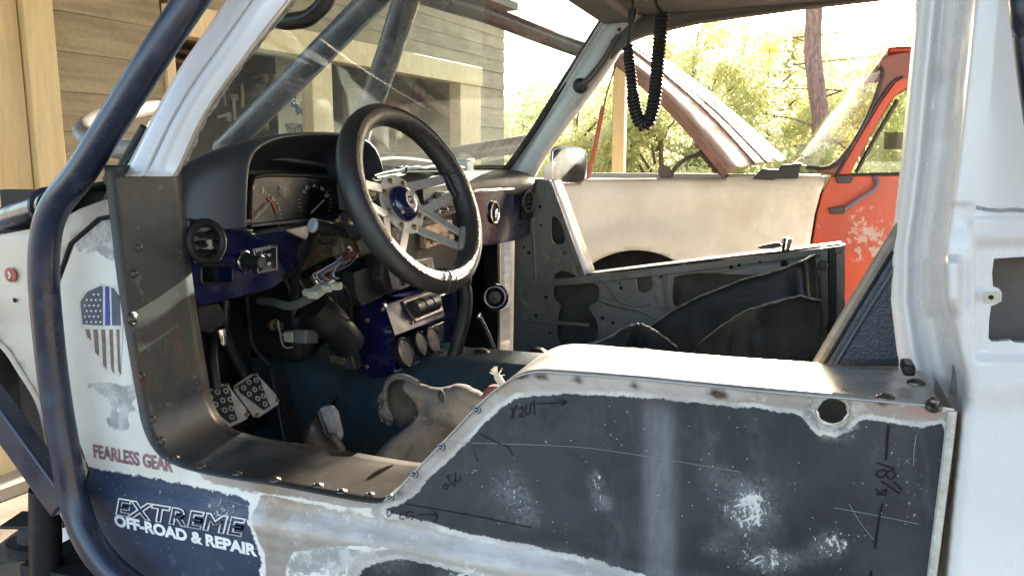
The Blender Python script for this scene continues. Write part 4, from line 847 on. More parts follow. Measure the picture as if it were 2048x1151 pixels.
tb('bumper_hoop', [(296, 460, 1.95), (298, 360, 1.95), (290, 308, 2.0), (240, 298, 2.05), (195, 286, 2.1), (172, 273, 2.15), (168, 258, 2.2), (186, 243, 2.3), (220, 232, 2.45), (320, 216, 2.9), (345, 240, 2.95), (345, 330, 2.95), (345, 420, 2.95)], .027, mat=M('grey_hoop_paint', (.16, .145, .13), .4, var=.2, vs_=12))

# ------------------------------------------------------------------ pillars, windshield, roof
def loft(name, st, prof, Yb, mat, parent, sub=8, solid=.003, nz=0):
    """st: (y, xl, xr) pixel stations bottom to top; prof: (u, dY); Yb(t): base plane"""
    L = cm2([(s[1], s[0]) for s in st], sub); Rr = cm2([(s[2], s[0]) for s in st], sub); vv = []; N = len(prof)
    for i in range(len(L)):
        t = i / (len(L) - 1)
        for (u, dy) in prof:
            x = L[i][0] + (Rr[i][0] - L[i][0]) * u; y = L[i][1] + (Rr[i][1] - L[i][1]) * u
            p = at(x, y, Y=Yb(t) + dy)
            if nz: p.y += nz * mnoise.noise(p * 9)
            vv.append(p)
    fs = [(i * N + k, (i + 1) * N + k, (i + 1) * N + k + 1, i * N + k + 1) for i in range(len(L) - 1) for k in range(N - 1)]
    return mesh(name, vv, fs, mat, parent, solid=solid, ang=50)
ap = loft('a_pillar', [(352, 238, 352), (328, 256, 366), (230, 310, 413), (133, 365, 478), (0, 453, 587), (-110, 527, 680)],
          [(0, .05), (.02, .03), (.06, .010), (.12, .004), (.36, .0), (.395, .002), (.42, .006), (.445, .002), (.48, .0), (.75, .001), (.92, .006), (.97, .014), (1, .03)], lambda t: .022 + .04 * t, WHITE, TR, nz=.004)
m = MB(); rnd = random.Random(2); pts = []
for i in range(60):
    t = i / 59; q = cm2([(366, 326), (413, 230), (478, 133), (587, 0), (680, -110)], 15)[i]; pts.append(at(q[0] + rnd.uniform(-3, 3), q[1] + rnd.uniform(-2, 2), Y=.058 + .04 * t))
m.tube(pts, .0045, 6); m.build('cut_edge', M('ragged_grey_edge', (.30, .28, .25), .8, var=.4, vs_=90, bump=.6, bs=200), ap)
MB().tube([at(a, b, Y=.07) for a, b in ((243, 332), (252, 316), (268, 288), (288, 254))], .006, 8, smooth=3).build('gasket', RUBBER, ap)
gh = MB().tube([at(a, b, Y=.2) for a, b in ((520, 30), (560, 42), (590, 42), (620, 34), (648, 8), (660, -20))], .0125, 12, smooth=6).build('grab_handle', M('dark_grip_vinyl', (.03, .027, .026), .35, var=.2), ap)
app = loft('a_pillar', [(362, 1004, 1066), (300, 1042, 1100), (213, 1098, 1164), (123, 1153, 1230), (75, 1183, 1258), (25, 1214, 1305)],
           [(0, -.01), (.08, .0), (.2, .0), (.28, -.012), (.5, -.016), (.8, -.012), (.92, .0), (1, .02)], lambda t: 1.43 - .06 * t, M('cool_white_pillar_paint', (.50, .53, .55), .35, var=.08, vs_=5, coat=.3), TR)
MB().tube([at(a, b, Y=1.40) for a, b in ((985, 348), (1006, 343), (1022, 326), (1060, 272), (1100, 208), (1152, 124), (1207, 38))], .010, 8, smooth=4).build('gasket', RUBBER, app)
hm = MB().tube([at(a, b, Y=1.36) for a, b in ((1160, 170), (1172, 164), (1192, 142), (1214, 112), (1230, 84), (1238, 72))], .0095, 10, smooth=5).build('grab_handle', M('dark_handle', (.06, .055, .05), .3, var=.2), app)
for (x, y) in ((1162, 172), (1242, 61)):
    MB().lathe(at(x, y, Y=1.385), (0, -1, 0), [(0, .022), (.012, .021), (.018, .012), (.018, .006), (.024, .006)], 16).build('handle_mount', DKMETAL, hm)
def ws_pt(u, v):
    y0 = .055 + 1.41 * u; y1 = .13 + 1.25 * u; bow = 1 - (2 * u - 1) ** 2
    b = V(-.955 + .11 * u - .10 * bow, y0, -.03); t = V(-.525 - .08 * bow, y1, .39 + .02 * bow); return b.lerp(t, v)
NU, NV = 24, 8; vv = [ws_pt(i / NU, j / NV) for i in range(NU + 1) for j in range(NV + 1)]
fs = [(i * (NV + 1) + j, (i + 1) * (NV + 1) + j, (i + 1) * (NV + 1) + j + 1, i * (NV + 1) + j + 1) for i in range(NU) for j in range(NV)]
wsm = mesh('windshield', vv, fs, glassmat('dusty_windshield_glass', (.74, .87, .85), .15, (.62, .61, .55), .014, scuff=.34), TR)
MB().tube([ws_pt(i / 24, 1) for i in range(25)], .014, 8).build('header_gasket', RUBBER, wsm)
MB().tube([ws_pt(i / 24, 0) for i in range(25)], .010, 8).build('lower_gasket', RUBBER, wsm)
def ongl(px, py):
    best = None
    for i in range(41):
        for j in range(41):
            p = ws_pt(i / 40, j / 40); a, b = pix(p); d = math.hypot(a - px, b - py)
            if best is None or d < best[0]: best = (d, p)
    q = at(px, py, D=(best[1] - CAM).dot(fw)); return q + Vector((.002, 0, .001))
m = MB(); ribbon(catmull([ongl(a, b) for a, b in ((562, 66), (590, 78), (606, 100), (616, 124), (630, 152))], 4), .0016, (1, -.3, .6), m); m.build('glass_crack', M('crack_white', (.8, .8, .75), .3), wsm, smooth=False)
ROOFIN = M('grey_inner_roof_paint', (.11, .108, .10), .55, var=.12, vs_=6, dust=(.15, .14, .12), dustamt=.3)
loops = [V(-.525, .13, .39), V(-.59, .45, .405), V(-.605, .79, .41), V(-.59, 1.1, .405), V(-.525, 1.38, .39), V(-.42, 1.43, .37), V(2.2, 1.43, .44), V(2.2, .10, .44), V(-.42, .10, .37)]
vv = [p + Vector((0, 0, .006)) for p in loops] + [p + Vector((0, 0, .05)) for p in loops]; N = len(loops)
fs = [tuple(range(N)), tuple(range(N, 2 * N))] + [(i, (i + 1) % N, (i + 1) % N + N, i + N) for i in range(N)]
bm = bmesh.new(); me = bpy.data.meshes.new('roof'); me.from_pydata([tuple(v) for v in vv], [], fs); roof = link('roof', me, WHITE, TR, smooth=False)
m = MB(); m.add([p + Vector((0, 0, .002)) for p in loops], [tuple(range(N))]); m.build('headliner', ROOFIN, roof, smooth=False)
rl = [(1222, 62, 118), (1240, 40, 102), (1262, 10, 84), (1290, -20, 72), (1400, -60, 46), (1600, -90, 19), (1830, -130, -7), (2100, -170, -34)]
vv = []
for (x, ya, yb_) in rl:
    for u, dy in ((0, .03), (.35, .0), (.7, -.012), (.93, -.006), (1, .012)): vv.append(at(x, ya + (yb_ - ya) * u, Y=1.37 + dy))
mesh('roof_side_rail', vv, [(5 * i + k, 5 * i + 5 + k, 5 * i + 6 + k, 5 * i + 1 + k) for i in range(len(rl) - 1) for k in range(4)], ROOFIN, roof, solid=.006, ang=60)
MB().box(V(-.50, .75, .375), (.10, 1.25, .03)).build('windshield_header', ROOFIN, roof, bevel=.012)
# passenger side rear pillar and quarter: they shade the interior
MB().box(V(.36, 1.43, .06), (.20, .07, .66)).build('b_pillar', WHITE, TR, bevel=.02)
MB().box(V(1.4, 1.45, .06), (1.75, .05, .66)).build('hardtop_side', WHITE, TR, bevel=.02)
MB().box(V(1.30, 1.47, -.65), (1.9, .08, .75)).build('quarter_panel', WHITE, TR, bevel=.03)
MB().box(V(1.232, .026, -.30), (1.94, .05, 1.42)).build('body_side', JAMB, TR, bevel=.012)
MB().box(V(1.6, .0, -.95), (.9, .06, .24)).build('rear_arch_flare', RUBBER, TR, bevel=.03)
MB().box(V(2.2, .79, -.3), (.08, 1.4, 1.4)).build('tailgate', WHITE, TR, bevel=.03)

# ------------------------------------------------------------------ driver side rear pillar and quarter panel
def Lx(y): return float(np.interp(y, [-60, 0, 330, 430, 500, 600, 700, 745, 790, 812, 830, 900, 1000, 1151, 1260], [1836, 1831, 1801, 1790, 1780, 1775, 1786, 1795, 1800, 1806, 1911, 1905, 1894, 1880, 1870]))
def L2(y): return Lx(min(y, 800))
def sk(y): return float(np.interp(y, [0, 330, 480, 600, 745], [1.05, 1.0, .95, 1.05, 1.2]))
P_S = [0, 8, 18, 26, 32, 40, 46, 56, 62, 72, 80, 104, 112, 120, 134, 160, 420]
P_Y = [.185, .165, .160, .152, .146, .147, .158, .160, .150, .138, .134, .055, .012, .002, 0, -.002, -.002]
def ss(v, a, b):
    t = min(1, max(0, (v - a) / (b - a))); return t * t * (3 - 2 * t)
P_S2 = list(range(-20, 430, 2)); _r = np.interp(P_S2, P_S, P_Y, left=.19); _k = np.exp(-(np.arange(-4, 5) / 1.7) ** 2); P_Y2 = np.convolve(np.pad(_r, 4, mode='edge'), _k / _k.sum(), mode='valid')
def qY(px, py):
    s = (px - L2(py)) / sk(py)
    s2 = px - (Lx(py) if py > 830 else 1911 + (830 - py) * .07); low = .06 * (1 - ss(s2, 0, 16)) + .006 * (1 - ss(s2, 0, 45)) + .004; kb = ss(py, 762, 832)
    if kb >= 1: return low
    y = float(np.interp(s, P_S2, P_Y2))
    y -= .018 * ss(py, 505, 530) * (1 - ss(py, 590, 640)) * ss(px, 1838, 1856) * (1 - ss(px, 1912, 1932))      # pressed pocket
    y += .010 * ss(py, 612, 640) * (1 - ss(py, 660, 760)) * ss(px, 1840, 1860) * (1 - ss(px, 1900, 1930))
    y += .006 * ss(py, 402, 414) * ss(px, 1868, 1885) * (1 - ss(py, 440, 500)) * (1 - ss(px, 1925, 1955))
    y += .009 * ss(py, 470, 500) * ss(px, 1944, 1956) * (1 - ss(py, 700, 730)) - .003 * ss(py, 430, 440) * ss(px, 1930, 1960)
    y += .010 * math.exp(-((px - 1884) / 16) ** 2 - ((py - 165) / 26) ** 2) + .012 * math.exp(-((px - 1886) / 18) ** 2 - ((py - 290) / 24) ** 2)   # dents in the jamb
    return y + (low - y) * kb
ho = [(1988, 517), (2030, 514), (2140, 510), (2150, 690), (2028, 684), (2022, 680), (1984, 683), (1977, 676), (1978, 640), (1982, 612), (1992, 608), (2003, 602), (2004, 585), (1998, 577), (1986, 572), (1984, 545)]
ys = list(range(-60, 812, 12)); left = [(Lx(y), y) for y in ys] + [(1806, 812), (1840, 818), (1911, 826)] + [(Lx(y), y) for y in range(835, 1261, 15)]
qo = left + [(2260, 1260), (2260, 600), (2150, 600)] + [] 
# keyhole from the right side into the opening
io = ho.index((2150, 690)); ring = ho[io:] + ho[:io]
qo = left + [(2260, 1260), (2260, 690)] + ring + [(2260, 510), (2260, -60)]
qo = [(a - L2(b), b) for a, b in [(x0 + (x1 - x0) * k / 6, y0 + (y1 - y0) * k / 6) for (x0, y0), (x1, y1) in zip(qo, qo[1:] + qo[:1]) for k in range(6)]]
v2, f2 = grid_fill(qo, 4.0); vv = [at(a + L2(b), b, Y=qY(a + L2(b), b)) for a, b in v2]
qp = mesh('rear_quarter', vv, f2, JAMB, TR, ang=70)
pl('clip_tab', [(1968, 585), (1999, 583), (2000, 603), (1969, 606)], M('cream_clip', (.50, .46, .36), .5), qp, .002, Y=-.004, bevel=.0008); MB().lathe(at(1982, 594, Y=-.0042), (0, -1, 0), [(0, .0022), (.0008, .0022)], 10).build('clip_hole', DEEP, qp)
m = MB(); hp = [at(a, b, Y=.006) for a, b in ring]; m.add([q for p in hp for q in (p, p + Vector((0, .008, 0)))], [(2 * i, 2 * i + 1, 2 * i + 3, 2 * i + 2) for i in range(len(hp) - 1)]); m.build('opening_lip', WHITE, qp)
MB().box(at(2080, 600, Y=.05) + Vector((.08, .03, 0)), (.29, .005, .22)).build('inner_side', M('grey_brown_inner_side', (.16, .14, .125), .7, var=.2, vs_=9), qp)
MB().box(at(1990, 1050, Y=.1) + Vector((.02, .08, -.02)), (.4, .01, .36)).build('jamb_backing', M('brown_dusty_jamb', (.11, .09, .07), .8), qp)
m = MB(); ribbon([at(a, b, Y=qY(a, b) - .001) for a, b in ((1952, 414), (1975, 419), (2000, 421), (2025, 419), (2048, 421))], .004, (0, -1, 0), m); m.build('scuff_line', M('grey_scuff', (.30, .30, .32), .6, fine=.8, vs_=60), qp, smooth=False)
# ------------------------------------------------------------------ floor, firewall, tunnel
FL = -.64
m = MB(); sec = [(-1.22, -.06), (-1.22, -.36), (-1.17, -.44), (-1.02, -.60), (-.96, FL), (.9, FL)]; NYs = 26; vv = []
for j in range(NYs + 1):
    y = .10 + 1.37 * j / NYs; tun = .20 * math.exp(-((y - .79) / .16) ** 4)
    for (x, z) in sec:
        k = 1 if z <= FL + .001 else (.6 if z < -.4 else 0); vv.append(V(x + (.10 * tun / .2 if z < -.3 and z > FL else 0), y, z + tun * k + .006 * mnoise.noise(Vector((x * 6, y * 7, 1)))))
N = len(sec); fs = [(j * N + k, (j + 1) * N + k, (j + 1) * N + k + 1, j * N + k + 1) for j in range(NYs) for k in range(N - 1)]
mesh('carpet_floor', vv, fs, CARPET, TR, solid=.012, ang=60)
MB().box(V(-1.235, .80, -.37), (.012, 1.32, .58)).build('firewall', M('dark_firewall', (.014, .014, .014), .8), TR)
MB().box(V(-.05, .79, FL - .05), (2.3, 1.5, .04)).build('floor_pan', DEEP, TR)
MB().box(V(-1.06, 1.46, -.36), (.35, .02, .5)).build('kick_panel', BLACK, TR); MB().box(V(-1.08, .105, -.33), (.30, .02, .56)).build('kick_panel', BLACK, TR)
MB().box(V(.3, .05, -.70), (2.4, .08, .10)).build('rocker', DKMETAL, TR, bevel=.01)

# ------------------------------------------------------------------ dashboard
dash_prof = [(-1.02, -.04), (-.95, -.036), (-.86, -.034), (-.80, -.036), (-.765, -.044), (-.748, -.060), (-.746, -.085), (-.755, -.102), (-.775, -.108), (-.82, -.112)]
vv = []; ysd = [.64, .66, .70, .8, .9, 1.0, 1.1, 1.2, 1.3, 1.38, 1.425, 1.45, 1.458]
for y in ysd:
    e = max(0, (y - 1.40) / .058); bow = .05 * (1 - ((y - .79) / .69) ** 2)
    for (x, z) in dash_prof: vv.append(V((x - .105 * (1 - (y - .6) / .85) - (bow if x < -.84 else 0)) - .03 * e * e * (1 if x > -.8 else 0), y, z - .03 * e ** 3))
N = len(dash_prof); fs = [(j * N + k, (j + 1) * N + k, (j + 1) * N + k + 1, j * N + k + 1) for j in range(len(ysd) - 1) for k in range(N - 1)] + [tuple((len(ysd) - 1) * N + k for k in range(N))]
dash = mesh('dashboard', vv, fs, DASHTOP, TR, solid=.004, ang=60)
# instrument binnacle
rear = [(.158, -.104), (.160, -.088), (.164, -.06), (.170, -.015), (.182, .006), (.205, .022), (.26, .035), (.35, .042), (.45, .044), (.52, .038), (.565, .022), (.590, -.01), (.600, -.05), (.605, -.10)]
rear = [((y + .85) * 1.075 - .85, z * 1.075) for y, z in rear]
def sec_b(X, gy, gz, dz=0): return [V(X - .06, .472 + (y - .472) * (gy if y < .472 or gy < 1 else 1 + (gy - 1) * .3), (z + .1) * gz - .1 + dz) for y, z in rear]
rows = [sec_b(-.905, .80, .84, -.012), sec_b(-.86, .88, .90, -.006), sec_b(-.815, .945, .955), sec_b(-.802, .975, .985), sec_b(-.800, 1.0, 1.0), sec_b(-.804, 1.05, 1.025), sec_b(-.815, 1.15, 1.03), sec_b(-.845, 1.33, .95), sec_b(-.88, 1.45, .78), sec_b(-.96, 1.5, .45)]
vv = [p for r in rows for p in r]; N = len(rear); fs = [(j * N + k, (j + 1) * N + k, (j + 1) * N + k + 1, j * N + k + 1) for j in range(len(rows) - 1) for k in range(N - 1)]
bin_ = mesh('instrument_binnacle', vv, fs, VINYL, dash, ang=75); bin_.modifiers.new('sub', 'SUBSURF').levels = 1; bin_.modifiers['sub'].render_levels = 1
# visor underside lip and cheek wrap
lip = [at(a, b, X=-.897) for a, b in ((376, 436), (420, 440), (504, 438), (506, 450), (470, 451), (408, 458), (400, 468), (398, 492), (378, 494))]
plate([lip], (-.03, 0, 0)).build('vinyl_cheek', VINYL, dash, bevel=.006, seg=3)
# cluster
CL = M('cluster_face', (.007, .0066, .006), .35, var=.25, vs_=20, dust=(.014, .0125, .010), dustamt=.3)
n = NT('clear_cluster_lens')
cl = [at(a, b, X=-.955) for a, b in ((496, 452), (498, 372), (505, 354), (530, 349), (610, 350), (660, 356), (700, 380), (720, 418), (715, 426))]
clu = plate([cl], (-.01, 0, 0)).build('instrument_cluster', CL, dash, bevel=.002)
MB().tube([p + Vector((.003, 0, 0)) for p in cl] + [cl[0] + Vector((.003, 0, 0))], .0045, 8).build('cluster_bezel', BLACK, clu)
def oc(px, py, o=.003): return at(px, py, X=-.955 + o)
WHT = M('gauge_white_print', (.55, .55, .52), .5); REDP = M('gauge_red_print', (.45, .05, .03), .5); NEED = M('gauge_needle', (.55, .50, .42), .4)
for s, x, y, h in (('4', 505, 380, 10), ('5', 525, 385, 10), ('6', 545, 401, 10), ('7', 557, 422, 10), ('TEMP', 559, 379, 7), ('20', 606, 386, 7), ('40', 611, 378, 7), ('60', 626, 374, 7), ('80', 642, 380, 7), ('100', 650, 394, 7)):
    text('gauge_digit', s, WHT, clu, oc(x, y), (0, 1, -.04), (0, 0, 1), h=h * .00092, bold=.02)
m = MB(); ribbon([oc(a, b, .0025) for a, b in cm2([(536, 396), (545, 405), (551, 416), (554, 427)], 4)], .0055, (1, 0, 0), m); m.build('redline', REDP, clu, smooth=False)
for (p, q) in (((510, 437), (540, 405)), ((622, 426), (648, 400)), ((565, 382), (571, 394))): MB().tube([oc(*p, .006), oc(*q, .006)], .0011, 6).build('needle', NEED, clu)
for (cx, cy, rad, a0, a1, nn) in ((512, 432, 52, -40, 75, 14), (630, 405, 34, -30, 210, 18)):
    m = MB()
    for k in range(nn):
        t = R(a0 + (a1 - a0) * k / (nn - 1)); p = oc(cx + rad * math.cos(t), cy - rad * math.sin(t)); q = oc(cx + (rad - 5) * math.cos(t), cy - (rad - 5) * math.sin(t)); ribbon([p, q], .0011, (1, 0, 0), m)
    m.build('gauge_ticks', WHT, clu, smooth=False)
# blue lower panel left of the column
XB = -.90
lo = cm2([(378, 455), (440, 456), (506, 458), (512, 466), (600, 452), (700, 432), (735, 440)], 3) + [(730, 470), (690, 505), (600, 535), (570, 548), (562, 566), (545, 577), (480, 594), (405, 612), (388, 604), (380, 560)]
pocket = rrect(402, 531, 466, 566, 7); ventw = [(388, 452), (424, 450), (438, 470), (446, 520), (392, 526), (386, 500)]
lp = pl('lower_dash_panel', lo, NAVY, dash, .035, holes=[pocket], X=XB, bevel=.005)
MB().box(at(434, 548, X=-.96), (.06, .09, .06)).build('pocket_liner', DEEP, lp)
m = MB(); q = [at(a, b, X=XB + .001) for a, b in pocket]; m.tube(q + [q[0]], .0022, 6); m.build('pocket_trim', BLACK, lp)
SIL = M('worn_grey_vent_plastic', (.17, .165, .155), .4, var=.2, vs_=20)
pl('vent_surround', ventw, SIL, lp, .006, X=XB + .006, bevel=.003)
vc = at(412, 483, X=XB + .014); va = Vector((1, -.25, .08)).normalized()
vt = MB().torus(vc, va, .030, .007, 32, 10).build('air_vent', BLACK, lp); MB().lathe(vc - va * .012, va, [(0, .028), (.002, .028)], 24).build('vent_back', DEEP, vt)
for dz in (-.015, -.002, .011): MB().box(vc + Vector((.002, 0, dz)), (.014, .050 - abs(dz) * .8, .0025), Matrix.Rotation(.5, 3, 'Y')).build('vent_slat', BLACK, vt)
MB().box(vc + Vector((.006, 0, -.004)), (.008, .008, .016)).build('vent_tab', TAN, vt, bevel=.002)
# brake lock plate
bl_ = [(503, 497), (541, 489), (556, 490), (558, 541), (514, 549)]
pb = pl('brake_lock_plate', bl_, BLACK, lp, .004, X=XB + .004, bevel=.001)
q = [at(a, b, X=XB + .0055) for a, b in ((507, 499), (540, 493), (553, 494), (554, 537), (517, 545))]; MB().tube(q + [q[0]], .0008, 6).build('plate_border', WHT, pb)
text('lettering', 'BRAKE LOCK', WHT, pb, at(512, 505, X=XB + .0055), (0, 1, .06), (0, 0, 1), w=.042, bold=.03)
for k, yy in enumerate((511, 534, 538)): MB().box(at(534, yy, X=XB + .0055), (.0004, (.026, .024, .03)[k], .0008)).build('fine_print', WHT, pb)
for x in (524, 538): MB().box(at(x, 527, X=XB + .006), (.002, .010, .006)).build('indicator', WHT, pb, bevel=.001)
MB().lathe(at(522, 509, X=XB + .004), (1, -.1, 0), [(0, .006), (.006, .006), (.007, .003), (.018, .003), (.020, .004), (.022, .003)], 14).build('toggle', CHROME, pb)
kn = MB().lathe(at(490, 522, X=XB), (1, 0, 0), [(0, .017), (.004, .017), (.005, .012), (.020, .011), (.034, .012), (.036, .010)], 20).build('brake_knob', BLACK, lp); MB().torus(at(490, 522, X=XB + .004), (1, 0, 0), .0165, .0025, 24, 8).build('knob_ring', CHROME, kn)
MB().lathe(at(438, 652, X=-.93), (.2, 0, -1), [(0, .006), (.006, .011), (.03, .009), (.036, .004)], 14).build('pull_knob', CHROME, lp)
pl('knee_bracket', [(398, 612), (440, 606), (455, 640), (420, 668), (402, 660)], DKMETAL, lp, .02, X=-.95)
# centre stack
cs = pl('centre_stack', [(775, 412), (940, 386), (946, 520), (905, 545), (780, 590), (765, 560)], BLACK, dash, .05, X=-.805, bevel=.006)
rad = pl('radio', [(850, 452), (905, 438), (910, 478), (852, 498)], M('brassy_radio_face', (.33, .27, .19), .35, metal=.5, var=.25, vs_=30), cs, .02, X=-.79, bevel=.003)
for (x, y) in ((856, 474), (903, 460)): MB().lathe(at(x, y, X=-.79), (1, 0, 0), [(0, .009), (.012, .009), (.014, .006)], 16).build('radio_knob', CHROME, rad)
for k in range(5): MB().box(at(864 + 8 * k, 484 - 2.3 * k, X=-.789), (.004, .008, .006)).build('radio_button', BLACK, rad)
hv = pl('heater_panel', [(845, 378), (915, 362), (918, 425), (850, 440)], BLACK, cs, .015, X=-.79)
for k, (x, y) in enumerate(((868, 424), (884, 420), (900, 416), (856, 402))): MB().lathe(at(x, y, X=-.79), (1, 0, 0), [(0, .006), (.014, .005), (.016, .003)], 12).build('heater_knob', CHROME, hv)
MB().box(at(884, 388, X=-.785), (.02, .05, .012)).build('heater_lever', SIL, hv, bevel=.003)
sw = pl('rocker_surround', [(788, 528), (866, 514), (872, 548), (800, 580)], SIL, cs, .02, X=-.785, bevel=.004)
for k in range(4): MB().box(at(806 + 15 * k, 557 - 5 * k, X=-.783), (.012, .013, .03)).build('rocker_switch', BLACK, sw, bevel=.003)
pl('side_cover', [(708, 545), (760, 525), (768, 592), (725, 612), (716, 600)], BLACK, dash, .03, X=-.83)
# glovebox side
gb = cm2([(938, 380), (1000, 375), (1066, 371), (1076, 374)], 3) + cm2([(1076, 380), (1075, 430), (1064, 462), (1040, 478), (990, 488), (940, 493)], 3)
g_ = pl('glovebox', gb, NAVY, dash, .05, X=-.775, bevel=.006)
MB().tube([at(a, b, X=-.768) for a, b in ((940, 384), (1000, 379), (1046, 376))], .0022, 6).build('glovebox_seam', CHROME, g_)
m = MB(); q = [at(a, b, X=-.771) for a, b in ell(989, 425, 8, 21, 20)]; m.tube(q + [q[0]], .0035, 8); m.build('latch_ring', CHROME, g_); plate([[at(a, b, X=-.772) for a, b in ell(989, 425, 7, 20, 18)]], (-.003, 0, 0)).build('latch', DEEP, g_)
MB().box(at(991, 430, X=-.768), (.01, .012, .03)).build('latch_paddle', CHROME, g_, bevel=.003)
vw = pl('vent_surround', [(1047, 373), (1070, 370), (1076, 385), (1070, 436), (1048, 440)], BLACK, g_, .012, X=-.765, bevel=.004)
vc = at(1056, 403, X=-.756); vt = MB().torus(vc, (1, -.2, 0), .030, .005, 24, 8).build('air_vent', DKMETAL, vw)
for dz in (-.014, 0, .014): MB().box(vc + Vector((0, 0, dz)), (.012, .045, .002)).build('vent_slat', DKMETAL, vt)

# ------------------------------------------------------------------ steering wheel and column
til, yw = R(24), R(-8); wa = Vector((math.cos(til) * math.cos(yw), math.cos(til) * math.sin(yw), math.sin(til))); wu = Vector((0, 0, 1)).cross(wa).normalized(); wv = wa.cross(wu)
wc = at(830, 395, Y=.42); hc = wc - wa * .034
def wr_(t, r, d=0): return wc + (wu * math.cos(R(t)) + wv * math.sin(R(t))) * r + wa * d
n = NT('black_leather_grip'); n.set('Base Color', n.mix(n.rng(n.noise(14, 4), .3, .7), (.011, .0115, .0125), (.021, .0215, .022))); n.set('Roughness', n.rng(n.noise(30, 3, off=2), .3, .7, .36, .52)); n.bump(n.noise(420, 3, .6), .35, .0008); LEATH = n.m
n = NT('perforated_leather'); n.set('Base Color', (.016, .015, .014, 1)); n.set('Roughness', .48); vr = n.voro(300); n.bump(n.rng(vr, .1, .45), .9, .0012); PERF = n.m
sw_ = bpy.data.objects.new('steering_wheel', None); scene.collection.objects.link(sw_); sw_.location = hc; setparent(sw_, TR); sw_.matrix_parent_inverse = Matrix.Translation(-wloc(TR)); sw_.empty_display_size = .05
def rimsec(q0, q1, r, grow, name, mat):
    vv = []; NT_, NQ = 96, 10
    for i in range(NT_):
        t = 360 * i / NT_; rr_ = r * (1 + .05 * math.cos(R(2 * (t + 16))))
        for k in range(NQ + 1):
            q = R(q0 + (q1 - q0) * k / NQ); vv.append(wr_(t, .157 + (rr_ + grow) * math.cos(q), (rr_ + grow) * math.sin(q)))
    fs = [(i * (NQ + 1) + k, ((i + 1) % NT_) * (NQ + 1) + k, ((i + 1) % NT_) * (NQ + 1) + k + 1, i * (NQ + 1) + k + 1) for i in range(NT_) for k in range(NQ)]
    return mesh(name, vv, fs, mat, sw_, ang=80)
rimsec(-75, 75, .0208, 0, 'rim_outer_leather', LEATH); rimsec(75, 285, .0205, 0, 'rim_inner_leather', PERF)
for q in (75, -75):
    pts = [wr_(360 * i / 96, .157 + .0207 * math.cos(R(q)), .0207 * math.sin(R(q))) for i in range(97)]; MB().tube(pts, .0009, 6).build('seam', M('seam_thread', (.03, .028, .026), .6), sw_)
for t0 in (262, 270):
    MB().torus(wr_(t0, .157), (wu * -math.sin(R(t0)) + wv * math.cos(R(t0))), .0215, .0011, 24, 6).build('grip_joint', LEATH, sw_)
m = MB(); loops = [[hc + (wu * math.cos(R(t)) + wv * math.sin(R(t))) * .056 for t in range(0, 360, 8)]]; plate(loops, wa * .004, m); hub = m.build('spoke_plate', ALU, sw_, bevel=.001)
for t in (8, -40, 172, 220):
    d = wu * math.cos(R(t)) + wv * math.sin(R(t)); s = d.cross(wa); e = wr_(t, .150, -.004); st = hc + d * .045 + wa * .002
    for k in (-1, 1):
        a, b = st + s * (.026 * k), e + s * (.015 * k); ax = (b - a).normalized(); sd2 = wa.cross(ax).normalized(); nn = ax.cross(sd2)
        MB().box((a + b) / 2, ((b - a).length, .017, .004), Matrix((ax, sd2, nn)).transposed()).build('spoke', ALU, sw_, bevel=.001)
    ax = d; MB().box(wr_(t, .140, -.002), (.024, .055, .012), Matrix((d, s, wa)).transposed()).build('spoke_pad', BLACK if t in (8, 172) else SIL, sw_, bevel=.004)
BRASS = M('brass_bolt', (.30, .21, .12), .4, metal=.8, var=.25, vs_=90); bolt = proto('bolt', [(0, .0056), (.0022, .0056), (.0032, .0044), (.0034, .0024), (.0012, .0022)], BRASS)
for k in range(8): stamp('bolt', bolt, hc + (wu * math.cos(R(45 * k + 12)) + wv * math.sin(R(45 * k + 12))) * .0455 + wa * .004, wa, sw_)
cap = MB().lathe(hc + wa * .004, wa, [(0, .0335), (.004, .0335), (.010, .031), (.016, .026), (.019, .018), (.0195, .0)], 36).build('horn_cap', NAVY, sw_)
m = MB(); plate([[hc + wa * .0236 + wu * (.0125 * math.cos(R(t))) + wv * (.0165 * math.sin(R(t))) for t in range(0, 360, 12)]], wa * .0012, m); em = m.build('emblem', CHROME, cap, bevel=.0004)
text('lettering', 'GT', DEEP, cap, hc + wa * .0251, wu, wv, h=.0145, w=.017, bold=.03, center=True)
# column
col = MB().tube([hc - wa * .004, hc - wa * .05], .030, 20).tube([hc - wa * .05, hc - wa * .10], .036, 20).tube([hc - wa * .10, hc - wa * .42], .026, 18).build('steering_column', GREASE, TR)
rr = random.Random(11); colrot = Matrix((wa, wu, wv)).transposed()
for k, (d, a, b, sx, sy, sz) in enumerate(((.075, .0, -.042, .05, .06, .03), (.07, -.04, .0, .045, .03, .05), (.09, .035, -.02, .05, .025, .04), (.13, -.015, -.035, .04, .05, .03), (.15, .03, .02, .06, .02, .03), (.06, -.01, .045, .03, .03, .022), (.12, -.045, -.03, .03, .03, .03))):
    MB().box(hc - wa * d + wu * a + wv * b, (sx, sy, sz), colrot @ Matrix.Rotation(rr.uniform(-.3, .3), 3, 'X')).build('column_bracket', (GREASE, DKMETAL, M('tan_greasy_metal', (.20, .15, .09), .5, metal=.4, var=.4, vs_=40))[k % 3], col, bevel=.003)
for k in range(6):
    p = hc - wa * rr.uniform(.05, .14) + wu * rr.uniform(-.055, .0) + wv * rr.uniform(-.04, .05); stamp('column_bolt', bolt, p, (rr.uniform(-.3, .6), -1, rr.uniform(-.3, .5)), col, rr.uniform(1.0, 1.8))
s0, s1 = at(704, 468, Y=.40), at(628, 451, Y=.33); sa = (s1 - s0).normalized(); L = (s1 - s0).length
